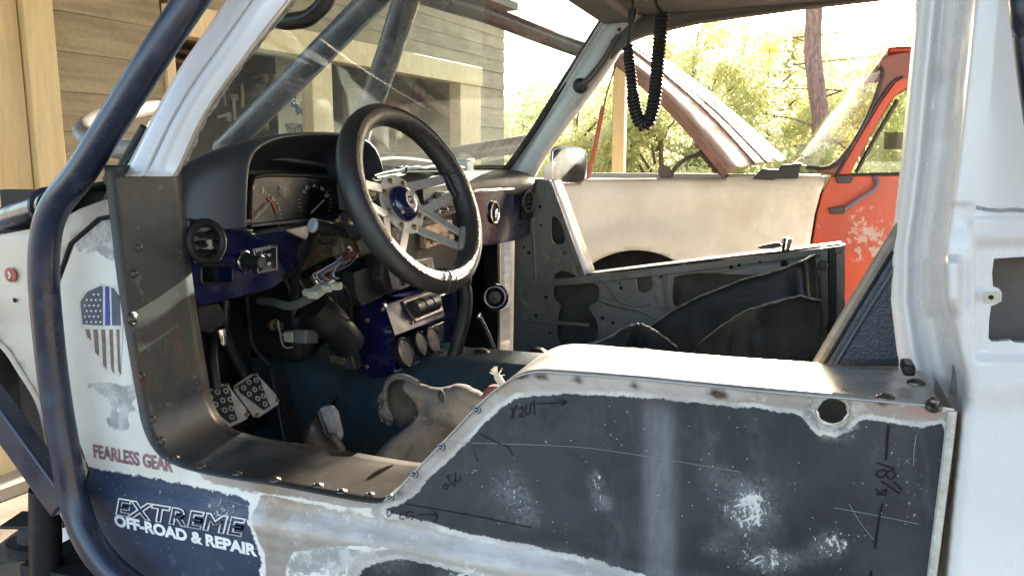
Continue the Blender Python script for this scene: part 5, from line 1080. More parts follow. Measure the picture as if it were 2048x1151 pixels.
stk = MB().lathe(s0, sa, [(-.02, .006), (L * .25, .006), (L * .45, .010), (L * .5, .0125), (L * .9, .0135), (L, .013)], 20).build('turn_signal_stalk', BLACK, col)
MB().lathe(s1, sa, [(0, .0128), (.004, .0128), (.006, .011)], 20).build('stalk_cap', M('grey_stalk_cap', (.28, .29, .30), .5), stk)
MB().tube([at(640, 465, Y=.34), at(636, 480, Y=.34), at(652, 488, Y=.36), at(664, 478, Y=.38)], .0022, 6, smooth=5).build('stalk_wire', BLACK, col)
# wires and connectors under the column
WCOL = [M('wire_grey', (.08, .085, .095), .5), M('wire_red', (.16, .025, .02), .5), M('wire_black', (.015, .015, .016), .5), M('wire_white', (.22, .22, .20), .5), M('wire_blue', (.03, .04, .08), .5), M('wire_green', (.06, .12, .06), .5)]
for k in range(11):
    x0 = 700 + rr.uniform(-14, 22); y0 = 505 + rr.uniform(-8, 18); x2 = 636 + k * 4 + rr.uniform(-4, 4); y2 = 568 - k * 1.2
    MB().tube([at(x0, y0, Y=.42 + rr.uniform(-.02, .02)), at((x0 + x2) / 2 + rr.uniform(-8, 8), 520 + rr.uniform(0, 16), Y=.37), at(x2 - 12 + rr.uniform(-6, 6), 548, Y=.35), at(x2, y2, Y=.35)], .0014, 6, smooth=6).build('wire', WCOL[k % 6], col)
cn = MB().box(at(642, 577, Y=.35), (.022, .062, .014), Matrix.Rotation(.25, 3, 'X')).build('wiring_connector', TAN, col, bevel=.002)
for k in range(4): MB().box(at(616 + k * 19, 585 - 4.5 * k, Y=.345), (.018, .011, .012), Matrix.Rotation(.25, 3, 'X')).build('connector_block', M('pale_connector', (.28, .28, .21), .5, var=.2, vs_=60), cn, bevel=.0015)
MB().tube([at(520, 600, Y=.42), at(548, 604, Y=.40), at(580, 612, Y=.38), at(612, 600, Y=.37), at(628, 588, Y=.36)], .0085, 10, smooth=5).build('cable_loom', M('grey_loom', (.075, .075, .072), .7, var=.3, vs_=50), col)
MB().tube([at(628, 460, Y=.36), at(612, 500, Y=.4), at(596, 545, Y=.42), at(585, 600, Y=.46)], .006, 8, smooth=5).build('cable', BLACK, col)
for k in range(5):
    x = 560 + 30 * k; MB().tube([at(x, 540 + 6 * k, Y=.5), at(x + 20, 590, Y=.52), at(x - 10 + 8 * k, 640, Y=.55)], .004, 6, smooth=5).build('cable', BLACK, col)
# heater box clutter behind the column
hb = MB().box(V(-1.08, .62, -.33), (.2, .16, .2)).build('heater_box', BLACK, TR, bevel=.02)
duct = [at(a, b, Y=y) for a, b, y in ((628, 612, .5), (668, 650, .54), (700, 690, .58))]; MB().tube(duct, .035, 14, smooth=4).build('duct', BLACK, hb)
pl('bracket', [(640, 690), (700, 700), (712, 738), (660, 740), (628, 712)], DKMETAL, hb, .03, Y=.56); pl('bracket', [(655, 708), (690, 716), (688, 730), (658, 724)], GREASE, hb, .01, Y=.552)
cb = MB().box(at(612, 672, Y=.5), (.03, .045, .028), Matrix.Rotation(-.2, 3, 'X')).build('relay', M('grey_relay', (.10, .095, .09), .5), hb, bevel=.003); MB().box(at(582, 672, Y=.49), (.024, .022, .022)).build('relay_plug', TAN, hb, bevel=.003)
MB().tube([at(575, 672, Y=.49), at(560, 665, Y=.49), at(556, 640, Y=.5), at(566, 690, Y=.5), at(585, 694, Y=.5)], .002, 6, smooth=5).build('relay_wire', WCOL[3], hb)
MB().lathe(at(545, 648, Y=.52), (1, -.3, 0), [(0, .013), (.01, .013), (.012, .008), (.03, .007)], 14).build('valve', GREASE, hb)

# ------------------------------------------------------------------ pedals
PADA = M('scuffed_pedal_aluminium', (.50, .50, .49), .45, metal=.35, var=.2, vs_=40, fine=.35)
def pedal(name, px, py, Y, rotz, arm):
    c0 = at(px, py, Y=Y); nrm = Vector((.80, -.18, .58)).normalized(); u = Vector((0, 0, 1)).cross(nrm).normalized(); v = nrm.cross(u)
    u, v = u * math.cos(rotz) + v * math.sin(rotz), v * math.cos(rotz) - u * math.sin(rotz)
    out = [(-.036, .030), (-.030, .038), (.020, .040), (.030, .034), (.038, -.020), (.034, -.034), (.028, -.040), (-.028, -.040), (-.036, -.034)]
    P = lambda L, o: [c0 + u * a + v * b + nrm * o for a, b in L]
    pd = plate([P(out, 0)], nrm * .005).build(name, PADA, TR, bevel=.0015)
    ins = [(-.026, .034), (.024, .035), (.026, .02), (.012, -.018), (.008, -.034), (-.010, -.034), (-.018, -.012), (-.03, .02)]
    plate([P(ins, .0052)], nrm * .0016).build('pedal_insert', RUBBER, pd)
    for (a, b) in ((-.018, .024), (.0, .028), (.017, .024), (-.016, .008), (.001, .010), (.016, .006), (-.006, -.008), (.008, -.010), (.0, -.025)):
        MB().torus(c0 + u * a + v * b + nrm * .0075, nrm, .0042, .0014, 14, 6).build('grip_ring', PADA, pd)
    for (a, b) in ((-.03, .031), (.027, .033), (.031, -.032), (-.029, -.034)): stamp('pedal_screw', bolt, c0 + u * a + v * b + nrm * .005, nrm, pd, .8)
    MB().tube([c0 + v * .01 - nrm * .01] + [at(a, b, Y=y) for a, b, y in arm], .010, 10, smooth=5).build('pedal_arm', DKMETAL, pd)
pedal('brake_pedal', 511, 790, .40, .22, [(486, 745, .41), (462, 700, .42), (450, 650, .44), (452, 600, .45)])
pedal('clutch_pedal', 446, 813, .29, .10, [(430, 760, .30), (425, 700, .32), (430, 650, .36)])
m = MB(); g0, g1 = at(552, 735, Y=.52), at(585, 905, Y=.47); ax = (g1 - g0).normalized(); sd2 = Vector((0, 1, 0)); sd2 = (sd2 - ax * sd2.dot(ax)).normalized(); nn = ax.cross(sd2)
if nn.x < 0: nn = -nn
gas = m.box((g0 + g1) / 2, ((g1 - g0).length, .046, .012), Matrix((ax, sd2, nn)).transposed()).build('gas_pedal', RUBBER, TR, bevel=.005)
for k in range(7): MB().box((g0 + g1) / 2 + nn * .008 + sd2 * (-.018 + .006 * k), ((g1 - g0).length * .94, .0028, .005), Matrix((ax, sd2, nn)).transposed()).build('rib', RUBBER, gas)
MB().tube([at(490, 560, Y=.5), at(498, 640, Y=.52), at(505, 690, Y=.52), at(540, 730, Y=.53)], .005, 8, smooth=4).build('pedal_rod', DKMETAL, gas)

# ------------------------------------------------------------------ centre console
side = cm2([(716, 660), (722, 612), (745, 596), (764, 600), (786, 662), (790, 700), (788, 735), (770, 752), (738, 752), (718, 720), (716, 660)], 3)[:-1]
con = pl('centre_console', side, NAVY, TR, .012, Y=.655, bevel=.004)
for (x, y) in ((734, 640), (734, 733), (765, 618)): stamp('console_bolt', bolt, at(x, y, Y=.654), (0, -1, 0), con, 1.0)
def quad(name, pts, mat, parent, th=.006, bevel=.002):
    P = [at(a, b, X=x) for a, b, x in pts]; nn = (P[1] - P[0]).cross(P[3] - P[0]).normalized()
    if nn.dot(CAM - P[0]) < 0: nn = -nn
    m = MB(); vv = P + [p - nn * th for p in P]; m.add(vv, [(0, 1, 2, 3), (7, 6, 5, 4)] + [(i, (i + 1) % 4, (i + 1) % 4 + 4, i + 4) for i in range(4)])
    return m.build(name, mat, parent, bevel=bevel), P, nn
up_, P, nn = quad('switch_panel', [(768, 608, -.845), (878, 572, -.845), (890, 633, -.80), (790, 672, -.80)], NAVYM, con)
bl3 = lambda P, s, t: (P[0] * (1 - s) + P[1] * s) * (1 - t) + (P[3] * (1 - s) + P[2] * s) * t
ux = (P[1] - P[0]).normalized(); uy = nn.cross(ux)
fr_ = MB().box(bl3(P, .60, .46) + nn * .002, (.150, .058, .006), Matrix((ux, uy, nn)).transposed()).build('switch_frame', M('worn_silver_frame', (.10, .085, .065), .4, metal=.5, var=.2, vs_=60), up_, bevel=.002)
for k in range(3):
    c0 = bl3(P, .60, .46) + ux * (-.040 + .040 * k) + nn * .002; MB().lathe(c0 - ux * .018, ux, [(0, .018), (.002, .022), (.034, .022), (.036, .018)], 28).build('rocker_switch', BLACK, up_)
for (s, t) in ((.30, .25), (.88, .25), (.34, .8), (.88, .68)): stamp('switch_screw', bolt, bl3(P, s, t) + nn * .001, nn, up_, .7)
lp_, P, nn = quad('gauge_panel', [(789, 684, -.815), (888, 642, -.815), (890, 698, -.795), (790, 742, -.795)], NAVY, con)
GF = M('gauge_glass_face', (.16, .145, .12), .15, var=.2, vs_=40, coat=.6)
for (x, y, s) in ((800, 708, 1), (832, 690, .85), (857, 684, 1)):
    c0 = at(x, y, X=-.80) + nn * .004; gg = MB().lathe(c0, nn, [(0, .034 * s), (.012, .034 * s), (.014, .031 * s), (.010, .029 * s)], 28).build('aux_gauge', BLACK, lp_)
    MB().lathe(c0 + nn * .009, nn, [(0, .029 * s), (.0012, .029 * s)], 24).build('gauge_face', GF, gg)
MB().tube([at(790, 743, X=-.793), at(890, 699, X=-.793)], .0022, 6).build('panel_edge', ALU, con)
MB().box(at(835, 660, X=-.90), (.14, .20, .20)).build('console_body', NAVY, con, bevel=.01)
# levers
def lever(name, pts, r, knob, kr, km, mat=BLACK):
    l = MB().tube([at(a, b, Y=y) for a, b, y in pts], r, 10, smooth=5).build(name, mat, TR); p = at(knob[0], knob[1], Y=knob[2])
    MB().lathe(p - Vector((0, 0, kr * .8)), (0.05, 0, 1), [(0, kr * .55), (kr * .3, kr * .9), (kr * .9, kr), (kr * 1.5, kr * .85), (kr * 1.75, kr * .5), (kr * 1.8, 0)], 20).build('lever_knob', km, l); return l
lever('gear_lever', [(895, 770, .74), (905, 720, .76), (925, 650, .78), (932, 600, .80), (928, 570, .80)], .016, (926, 560, .80), .02, BLACK)
lever('handbrake_lever', [(1010, 760, .86), (990, 700, .86), (968, 650, .87), (958, 632, .87)], .005, (958, 632, .87), .007, CHROME, DKMETAL)
lever('transfer_lever', [(1080, 760, .95), (1076, 730, .95)], .008, (1075, 716, .95), .026, BLACK)
lever('second_gear_lever', [(965, 770, .8), (962, 730, .8)], .02, (962, 715, .8), .022, BLACK)
MB().lathe(at(900, 735, Y=.80), (.5, -.5, .7), [(0, .06), (.012, .062), (.018, .055), (.02, .03), (.03, .028)], 30).build('shift_boot_ring', M('teal_paint_ring', (.015, .085, .10), .4, var=.2), TR)
wcr = MB().torus(at(990, 594, Y=1.25), (.3, -1, .1), .030, .009, 28, 10).build('window_crank', M('dark_chrome', (.12, .12, .12), .25, metal=.9, var=.3, vs_=40), TR); MB().lathe(at(990, 594, Y=1.25), (.3, -1, .1), [(0, .022), (.008, .018), (.01, .0)], 20).build('crank_cap', DKMETAL, wcr)

# ------------------------------------------------------------------ passenger door, cut like the driver's
YP = 1.44
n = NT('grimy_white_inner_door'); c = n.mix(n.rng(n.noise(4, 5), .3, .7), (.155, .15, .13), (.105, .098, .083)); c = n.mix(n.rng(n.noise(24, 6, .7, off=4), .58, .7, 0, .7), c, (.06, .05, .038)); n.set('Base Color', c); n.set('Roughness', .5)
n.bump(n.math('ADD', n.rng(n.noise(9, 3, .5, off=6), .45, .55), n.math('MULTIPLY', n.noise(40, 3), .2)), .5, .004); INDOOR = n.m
po = [(1031, 360), (1080, 358), (1102, 362), (1168, 549), (1185, 556), (1400, 524), (1640, 500), (1684, 492), (1690, 600), (1690, 800), (1024, 800), (1028, 560)]
holes = [cm2([(1104, 432), (1118, 440), (1130, 478), (1120, 488), (1106, 484), (1102, 460), (1104, 432)], 3)[:-1],
         [(1110, 548), (1122, 541), (1140, 545), (1154, 553), (1108, 557)],
         cm2([(1108, 572), (1150, 566), (1190, 568), (1198, 580), (1196, 600), (1178, 612), (1182, 625), (1194, 645), (1194, 672), (1180, 695), (1150, 705), (1122, 690), (1114, 660), (1118, 625), (1122, 612), (1108, 596), (1106, 582)], 3),
         cm2([(1272, 556), (1300, 551), (1304, 575), (1292, 584), (1276, 580), (1272, 556)], 3)[:-1], cm2([(1348, 553), (1400, 546), (1500, 548), (1620, 540), (1640, 560), (1640, 610), (1400, 616), (1358, 616), (1346, 600), (1348, 553)], 3)[:-1]]
pd = pl('passenger_door', po, INDOOR, TR, .006, holes=holes, Y=YP, bevel=.0015); pd['label'] = 'stripped passenger half door with bare inner panel and large access holes'
pl('outer_skin', [(1031, 372), (1080, 368), (1110, 420), (1168, 556), (1185, 564), (1640, 508), (1690, 510), (1690, 800), (1024, 800)], M('dark_inner_skin', (.05, .045, .038), .8, var=.3), pd, .004, Y=YP + .075)
def edging(name, pts, y0, y1, mat, w=0):
    P3 = [at(a, b, Y=YP) for a, b in pts]; vv = [Vector((p.x, y, p.z)) for p in P3 for y in (y0, (y0 + y1) / 2, y1)]
    return mesh(name, vv, [(3 * i + k, 3 * i + 3 + k, 3 * i + 4 + k, 3 * i + 1 + k) for i in range(len(P3) - 1) for k in range(2)], mat, pd, solid=.003)
edging('front_cut_strip', cm2([(1100, 362), (1122, 420), (1146, 486), (1170, 549)], 4), YP - .006, YP + .115, WHITE)
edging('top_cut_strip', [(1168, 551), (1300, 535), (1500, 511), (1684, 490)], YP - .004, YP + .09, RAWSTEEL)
fl = lambda name, q, mat, y, th: pl(name, q, mat, pd, th, Y=y, bevel=.002)
fl('edge_flange', [(1096, 370), (1103, 366), (1170, 551), (1160, 556)], INDOOR, YP - .012, .012); fl('edge_flange', [(1104, 560), (1168, 552), (1400, 526), (1684, 491), (1684, 505), (1400, 541), (1170, 567), (1106, 572)], INDOOR, YP - .014, .014)
fl('latch_reinforcement', [(1440, 548), (1490, 535), (1640, 516), (1642, 535), (1560, 546), (1500, 550)], SIL, YP - .006, .005)
hol = proto('hole', [(0, .0014), (.0004, .0014)], DEEP, 12)
for (x, y, r) in ((1462, 534, 4), (1478, 530, 3.5), (1568, 527, 7), (1082, 450, 3), (1058, 505, 4), (1048, 494, 2.5), (1050, 587, 2), (1092, 594, 4), (1072, 630, 4), (1242, 575, 4), (1205, 635, 4), (1226, 645, 3.5), (1060, 638, 3), (1100, 665, 3), (1322, 553, 2.5), (1240, 566, 2.5), (1130, 505, 2.5), (1080, 413, 4), (1520, 523, 2.5)):
    p = at(x, y, Y=YP - .0145 if 515 < y < 570 and x > 1440 else YP - .0005); stamp('hole', hol, p, (0, -1, 0), pd, r)
for q in ([(1040, 640), (1100, 644), (1180, 650)], [(1040, 690), (1100, 694), (1160, 700)], [(1200, 600), (1240, 612), (1280, 620), (1320, 640)], [(1210, 560), (1230, 590), (1260, 610), (1300, 606)], [(1330, 545), (1332, 600), (1345, 640)], [(1062, 380), (1066, 450), (1072, 560)]):
    MB().tube([at(a, b, Y=YP + .002) for a, b in q], .007, 8, smooth=5).build('pressed_rib', INDOOR, pd)
# rear end of the door with seals
fl('end_plate', [(1640, 497), (1655, 495), (1657, 640), (1648, 660), (1642, 620)], INDOOR, YP - .03, .03); fl('door_seal', [(1657, 495), (1670, 493), (1672, 655), (1656, 665)], RUBBER, YP - .02, .03); fl('door_end_face', [(1671, 492), (1692, 489), (1690, 500), (1684, 640), (1672, 650)], SIL, YP - .01, .04)
MB().lathe(at(1645, 528, Y=YP - .03), (0, -1, 0), [(0, .011), (.02, .010), (.026, .014), (.03, .012)], 14).build('striker', DKMETAL, pd)
lk = at(1572, 488, Y=YP + .04); lt = MB().lathe(lk - Vector((0, 0, .02)), (.1, 0, 1), [(0, .012), (.02, .012), (.022, .014), (.036, .014), (.038, .010)], 14).build('door_latch', CHROME, pd)
plate([[at(a, b, Y=YP + .03) for a, b in ((1514, 493), (1535, 488), (1558, 484), (1564, 492), (1545, 497), (1520, 497))]], (0, .02, 0)).build('latch_lever', DKMETAL, lt, bevel=.003)
# passenger mirror
mo = [(1102, 300), (1112, 292), (1150, 291), (1166, 296), (1173, 306), (1173, 350), (1167, 364), (1155, 369), (1106, 366), (1098, 355)]; mo = cm2(mo + [mo[0]], 3)[:-1]
P = [at(a, b, D=2.66) for a, b in mo]; nrm = Vector((.55, -.8, .05)).normalized(); cc = sum(P, Vector()) / len(P); P = [p + fw * (.12 * (p.z - cc.z)) for p in P]
mir = plate([P], fw * .05).build('side_mirror', WHITE, TR, bevel=.012, seg=3)
plate([[cc + (p - cc) * .87 - fw * .003 for p in P]], fw * .002).build('mirror_glass', M('mirror_silver', (.78, .84, .90), .05, metal=1, var=.02), mir); q = [cc + (p - cc) * .93 - fw * .001 for p in P]; MB().tube(q + [q[0]], .004, 8).build('mirror_rim', CHROME, mir)
pl('mirror_arm', [(1090, 330), (1104, 325), (1104, 360), (1086, 360)], WHITE, mir, .05, Y=1.56)

# ------------------------------------------------------------------ seats
n = NT('navy_seat_vinyl'); n.set('Base Color', n.mix(n.rng(n.noise(8, 4), .3, .7), (.018, .023, .036), (.035, .042, .058))); n.set('Roughness', .42); n.bump(n.voro(260), .4, .0012); SEATV = n.m
SEATE = M('tan_worn_seat_edge', (.20, .165, .12), .6, var=.25, vs_=40, bump=.4, bs=300)
sY0, sY1 = .17, .66; prof = [(1626, 740), (1700, 612), (1776, 488), (1838, 390), (1880, 420), (1960, 740)]
P = [at(a, b, Y=sY0) for a, b in prof]
seat = plate([P], (.085, sY1 - sY0, 0)).build('driver_seat', SEATV, TR, bevel=.02, seg=3)
MB().tube([at(a + 2, b, Y=sY0 + .002) for a, b in ((1624, 742), (1700, 614), (1776, 490), (1838, 392))], .0065, 8).build('piping', SEATE, seat)
MB().tube([at(a, b, Y=sY0 - .001) for a, b in ((1662, 742), (1730, 630), (1800, 518))], .003, 6).build('seam', SEATV, seat); MB().tube([at(a, b, Y=sY0 - .001) for a, b in ((1640, 742), (1712, 620), (1786, 502))], .002, 6).build('seam', DEEP, seat)
MB().box(V(-.10, .42, -.50), (.5, .48, .14)).build('seat_cushion', SEATV, seat, bevel=.04)
ps = MB().box(V(-.22, 1.1, -.56), (.42, .44, .10)).build('passenger_seat', SEATV, TR, bevel=.04); MB().box(V(-.22, 1.1, -.62), (.36, .38, .04)).build('seat_rail', DKMETAL, ps)

# ------------------------------------------------------------------ loose things in and on the truck
n = NT('black_rubber_mat'); n.set('Base Color', n.mix(n.rng(n.noise(9, 5), .35, .65), (.010, .011, .012), (.026, .028, .029))); n.set('Roughness', n.rng(n.noise(6, 4, off=2), .35, .65, .28, .5)); n.bump(n.math('ADD', n.noise(60, 5, .7), n.math('MULTIPLY', n.rng(n.voro(45), 0, .12, 1, 0), .8)), .35, .003); MATM = n.m
MEDGE = M('frayed_mat_edge', (.20, .185, .155), .9, var=.4, vs_=90, bump=.8, bs=300, bd=.002)
def sheet(name, lab, top, bot, yt, yb_, folds, NV=16, grp='black rubber mats on the passenger side'):
    """hanging rubber sheet between a top and a bottom edge"""
    T = [(a[0] + (b[0] - a[0]) * k / 5, a[1] + (b[1] - a[1]) * k / 5) for a, b in zip(top[:-1], top[1:]) for k in range(5)] + [top[-1]]; rj = random.Random(len(lab)); T = [(a, b + rj.uniform(-2.2, 2.2)) for a, b in T]; n_ = len(T); Bc = cm2(bot, 5); B = [Bc[round(i * (len(Bc) - 1) / (n_ - 1))] for i in range(n_)]
    pb_ = at(B[n_ // 2][0], B[n_ // 2][1], Y=yb_); t = thing(name, lab, 'rubber mat', pb_, grp); vv = []
    for i in range(n_):
        for j in range(NV + 1):
            v = j / NV; x = T[i][0] + (B[i][0] - T[i][0]) * v; y = T[i][1] + (B[i][1] - T[i][1]) * v; u = i / (n_ - 1)
            vv.append(at(x, y, Y=yt + (yb_ - yt) * v + folds(u, v)))
    fs = [(i * (NV + 1) + j, (i + 1) * (NV + 1) + j, (i + 1) * (NV + 1) + j + 1, i * (NV + 1) + j + 1) for i in range(n_ - 1) for j in range(NV)]
    mesh('sheet', vv, fs, MATM, t, solid=.005, ang=80)
    rr = random.Random(len(lab)); m = MB(); pts = [vv[i * (NV + 1)] + Vector((0, -.003, rr.uniform(-.001, .0015))) for i in range(n_)]; m.tube(pts, [rr.uniform(.0014, .0032) for _ in pts], 6); m.build('frayed_edge', MEDGE, t); return t
sheet('rubber_mat', 'large black rubber mat standing up by the passenger door latch', [(1130, 702), (1200, 680), (1290, 660), (1345, 620), (1400, 592), (1480, 560), (1560, 538), (1605, 521), (1630, 510)], [(1120, 780), (1300, 790), (1500, 790), (1600, 780), (1646, 770)], 1.22, 1.08, lambda u, v: .03 * math.sin(u * 7 + v * 2) * v * (1 - u * .5) - .07 * math.exp(-abs(u - .86) / .10) * (1 - v * .3) - .03 * math.exp(-abs(u - .45 - .2 * v) / .06) * v)
sheet('rubber_mat', 'curled black rubber mat lying in front of the standing one', [(1372, 722), (1400, 686), (1440, 652), (1490, 622), (1540, 606), (1600, 590), (1642, 600)], [(1372, 790), (1450, 800), (1550, 800), (1642, 800)], 1.10, .95, lambda u, v: .02 * math.sin(u * 5 + 1 + v * 3) * (1 - .4 * v) - .06 * math.exp(-abs(u - .62 + .12 * v) / .12))
sheet('rubber_mat', 'small folded black mat with a peaked grey edge', [(1150, 702), (1205, 680), (1262, 650), (1284, 646), (1310, 660), (1350, 690), (1368, 720)], [(1150, 790), (1250, 790), (1368, 790)], 1.0, .9, lambda u, v: .03 * math.sin(u * 6))
sheet('rubber_mat', 'low rounded grey mat edge just above the shiny door top', [(1196, 722), (1206, 702), (1230, 695), (1290, 697), (1330, 704), (1350, 724)], [(1196, 790), (1270, 790), (1350, 790)], .72, .68, lambda u, v: .02 * math.sin(u * 3))
# bunched canvas
n = NT('dirty_canvas'); c = n.mix(n.rng(n.noise(7, 5), .3, .7), (.120, .115, .102), (.075, .071, .062)); c = n.mix(n.rng(n.noise(14, 6, .75, off=3), .5, .68, 0, .85), c, (.035, .031, .026)); c = n.mix(n.rng(n.noise(60, 4, .7, off=7), .62, .7, 0, .7), c, (.03, .028, .025)); n.set('Base Color', c); n.set('Roughness', .95); n.bump(n.math('ADD', n.noise(35, 4, .6), n.math('MULTIPLY', n.noise(600, 2), .25)), .6, .004); CANV = n.m
rg = thing('canvas_bundle', 'dirty off-white canvas bundle with dark hollow behind the sloping door edge', 'canvas', at(850, 940, Y=.32))
def fold(x, z):
    px, py = pix((x, .33, z + E)); y = 0
    for (x0, y0, x1, y1, dp, wd_) in ((836, 846, 880, 880, .05, 20), (880, 880, 965, 858, .045, 24), (850, 800, 845, 850, .02, 14), (905, 780, 960, 830, .02, 16), (890, 880, 905, 955, .03, 18), (820, 890, 770, 945, .015, 20)):
        dx, dy = x1 - x0, y1 - y0; t = max(0, min(1, ((px - x0) * dx + (py - y0) * dy) / (dx * dx + dy * dy))); d = math.hypot(px - x0 - t * dx, py - y0 - t * dy); y += dp * math.exp(-abs(d) / wd_) 
    return y
inflate('bundle', [(740, 940), (748, 912), (775, 882), (808, 856), (824, 830), (822, 800), (808, 776), (816, 758), (850, 772), (884, 776), (918, 769), (948, 780), (1006, 812), (975, 870), (900, 960), (820, 980)], CANV, rg, .33, .032, w=.028, nz=.010, nscale=9, seed=3, cell=.0055, Yf=fold)
inflate('sleeve_inside', [(772, 772), (790, 756), (815, 766), (834, 800), (832, 846), (806, 858), (786, 836), (772, 802)], M('shaded_hollow_canvas', (.022, .019, .015), .95, var=.4, vs_=30), rg, .37, .010, w=.02, nz=.006)  # dark colour stands for the shade inside the open sleeve
MB().tube([at(a, b, Y=y) for a, b, y in ((786, 838, .36), (773, 812, .355), (770, 785, .35), (776, 764, .345), (792, 753, .335), (814, 755, .325), (836, 766, .318))], [.003, .0035, .004, .0045, .005, .0055, .0055], 8, smooth=5).build('sleeve_rim', CANV, rg)
MB().tube([at(a, b, Y=.268) for a, b in ((884, 780), (882, 792), (887, 804))], [.002, .005, .006, .004, .002], 8, smooth=2).build('tear', DEEP, rg)
fz = at(994, 752, Y=.12); t = thing('frayed_rope_end', 'small frayed beige rope end poking over the door corner', 'rope', fz); m = MB(); rr = random.Random(5)
for k in range(16):
    a = rr.uniform(0, math.pi); m.tube([fz, fz + Vector((math.cos(a) * .010, rr.uniform(-.004, .004), math.sin(a) * .012 + .002))], [.0011, .0004], 4)
m.tube([fz - Vector((-.01, -.02, .03)), fz], .005, 8); m.build('strands', M('beige_fibre', (.55, .46, .34), .9), t)
rc = thing('red_cloth', 'scrap of dull red cloth tucked behind the door corner', 'cloth', at(985, 775, Y=.16)); inflate('cloth', [(962, 795), (975, 772), (1000, 768), (1015, 780), (990, 800)], M('dull_red_cloth', (.16, .045, .035), .9), rc, .16, .01, w=.01, nz=.01)
pb2 = thing('plastic_wrapper', 'crumpled clear plastic wrapper beside the canvas bundle', 'wrapper', at(766, 830, Y=.36))
inflate('film', [(760, 775), (776, 768), (782, 800), (790, 838), (776, 852), (758, 830), (754, 800)], glassmat('clear_film', (.85, .87, .87), .06, (.5, .5, .5), .14), pb2, .36, .016, w=.02, nz=.02, nscale=30)
bt = thing('leather_boot', 'torn dark leather boot with grey split top on the cab floor', 'boot', at(640, 930, Y=.42))
inflate('leather', [(588, 930), (594, 890), (610, 855), (632, 826), (648, 818), (660, 840), (672, 872), (690, 900), (696, 940), (650, 960)], M('dark_brown_leather', (.026, .021, .018), .45, var=.4, vs_=20, bump=.3, bs=90), bt, .42, .05, w=.05, nz=.01)
plate([[at(a, b, Y=.368) for a, b in ((634, 824), (640, 814), (660, 811), (672, 826), (682, 868), (680, 882), (668, 866), (655, 866), (650, 850))]], (0, .012, .0)).build('split_lining', M('grey_split_lining', (.19, .19, .19), .8, var=.25, vs_=50, bump=.5, bs=200), bt, bevel=.004)
MB().tube([at(a, b, Y=.364) for a, b in ((636, 822), (644, 845), (652, 868), (664, 878), (678, 896), (688, 912))], .004, 6, smooth=4).build('torn_edge', RUBBER, bt)
# coiled microphone cord hanging from the roof
cp = catmull([at(a, b, Y=.95) for a, b in ((1255, 92), (1262, 150), (1268, 205), (1278, 240), (1288, 250), (1300, 238), (1310, 190), (1316, 120), (1321, 70), (1324, 26))], 40)
cord = thing('coiled_cord', 'black coiled microphone cord hanging in a loop from the roof', 'cord', at(1288, 250, Y=.95))
L = [0]
for a, b in zip(cp[:-1], cp[1:]): L.append(L[-1] + (b - a).length)
turns = 52; pts = []; NP = turns * 11; nr = Vector((0, 1, 0)); j = 0
for i in range(NP + 1):
    s = L[-1] * i / NP
    while j < len(L) - 2 and L[j + 1] < s: j += 1
    f = (s - L[j]) / max(1e-9, L[j + 1] - L[j]); p = cp[j].lerp(cp[j + 1], f); t = (cp[j + 1] - cp[j]).normalized(); nr = (nr - t * nr.dot(t)).normalized(); b = t.cross(nr); a = 2 * math.pi * turns * i / NP
    rad_ = .0115 * (1 - .25 * (i / NP < .25)); pts.append(p + (nr * math.cos(a) + b * math.sin(a)) * rad_)
MB().tube(pts, .0042, 7).build('coil', RUBBER, cord)
MB().tube([at(1270, -20, Y=.95), at(1266, 10, Y=.95), at(1262, 50, Y=.95), at(1256, 92, Y=.95)], .0035, 8, smooth=4).build('straight_lead', RUBBER, cord); MB().tube([at(1324, 28, Y=.95), at(1312, 8, Y=.95), at(1311, -20, Y=.95)], .0035, 8, smooth=4).build('straight_lead', RUBBER, cord)
MB().lathe(at(1267, 18, Y=.95), at(1264, 36, Y=.95) - at(1267, 18, Y=.95), [(0, .009), (.012, .010), (.03, .0065), (.04, .004)], 12).build('strain_relief', RUBBER, cord)
mic = thing('radio_handset', 'black radio handset clipped under the roof above the coiled cord', 'handset', at(1270, 0, Y=.95)); MB().box(at(1268, -14, Y=.95), (.06, .045, .035)).build('body', RUBBER, mic, bevel=.008); MB().box(at(1266, -3, Y=.95) + Vector((0, -.02, 0)), (.03, .01, .016)).build('clip', DKMETAL, mic, bevel=.002)
# small things on the dash
gl = thing('sunglasses', 'black sunglasses folded on top of the dashboard', 'sunglasses', V(-.85, .80, -.03)); zt = -.028
MB().tube([at(a, b, X=-.84) for a, b in ((748, 352), (770, 345), (800, 340), (812, 333), (813, 342), (806, 350), (792, 352))], .003, 8, smooth=5).build('temple', RUBBER, gl); MB().tube([at(a, b, X=-.85) for a, b in ((752, 356), (775, 352), (800, 348))], .004, 8, smooth=3).build('frame', RUBBER, gl)
q = at(928, 334, X=-.90); bx_ = thing('small_white_box', 'small translucent white box near the passenger end of the dash', 'box', V(q.x, q.y, -.034)); MB().box((q.x, q.y, E - .034 + .014), (.04, .05, .028)).build('body', M('milky_plastic', (.60, .60, .55), .35), bx_, bevel=.003); MB().box((q.x, q.y, E - .034 + .0305), (.042, .052, .004)).build('lid', M('milky_lid', (.66, .66, .6), .35), bx_, bevel=.001)
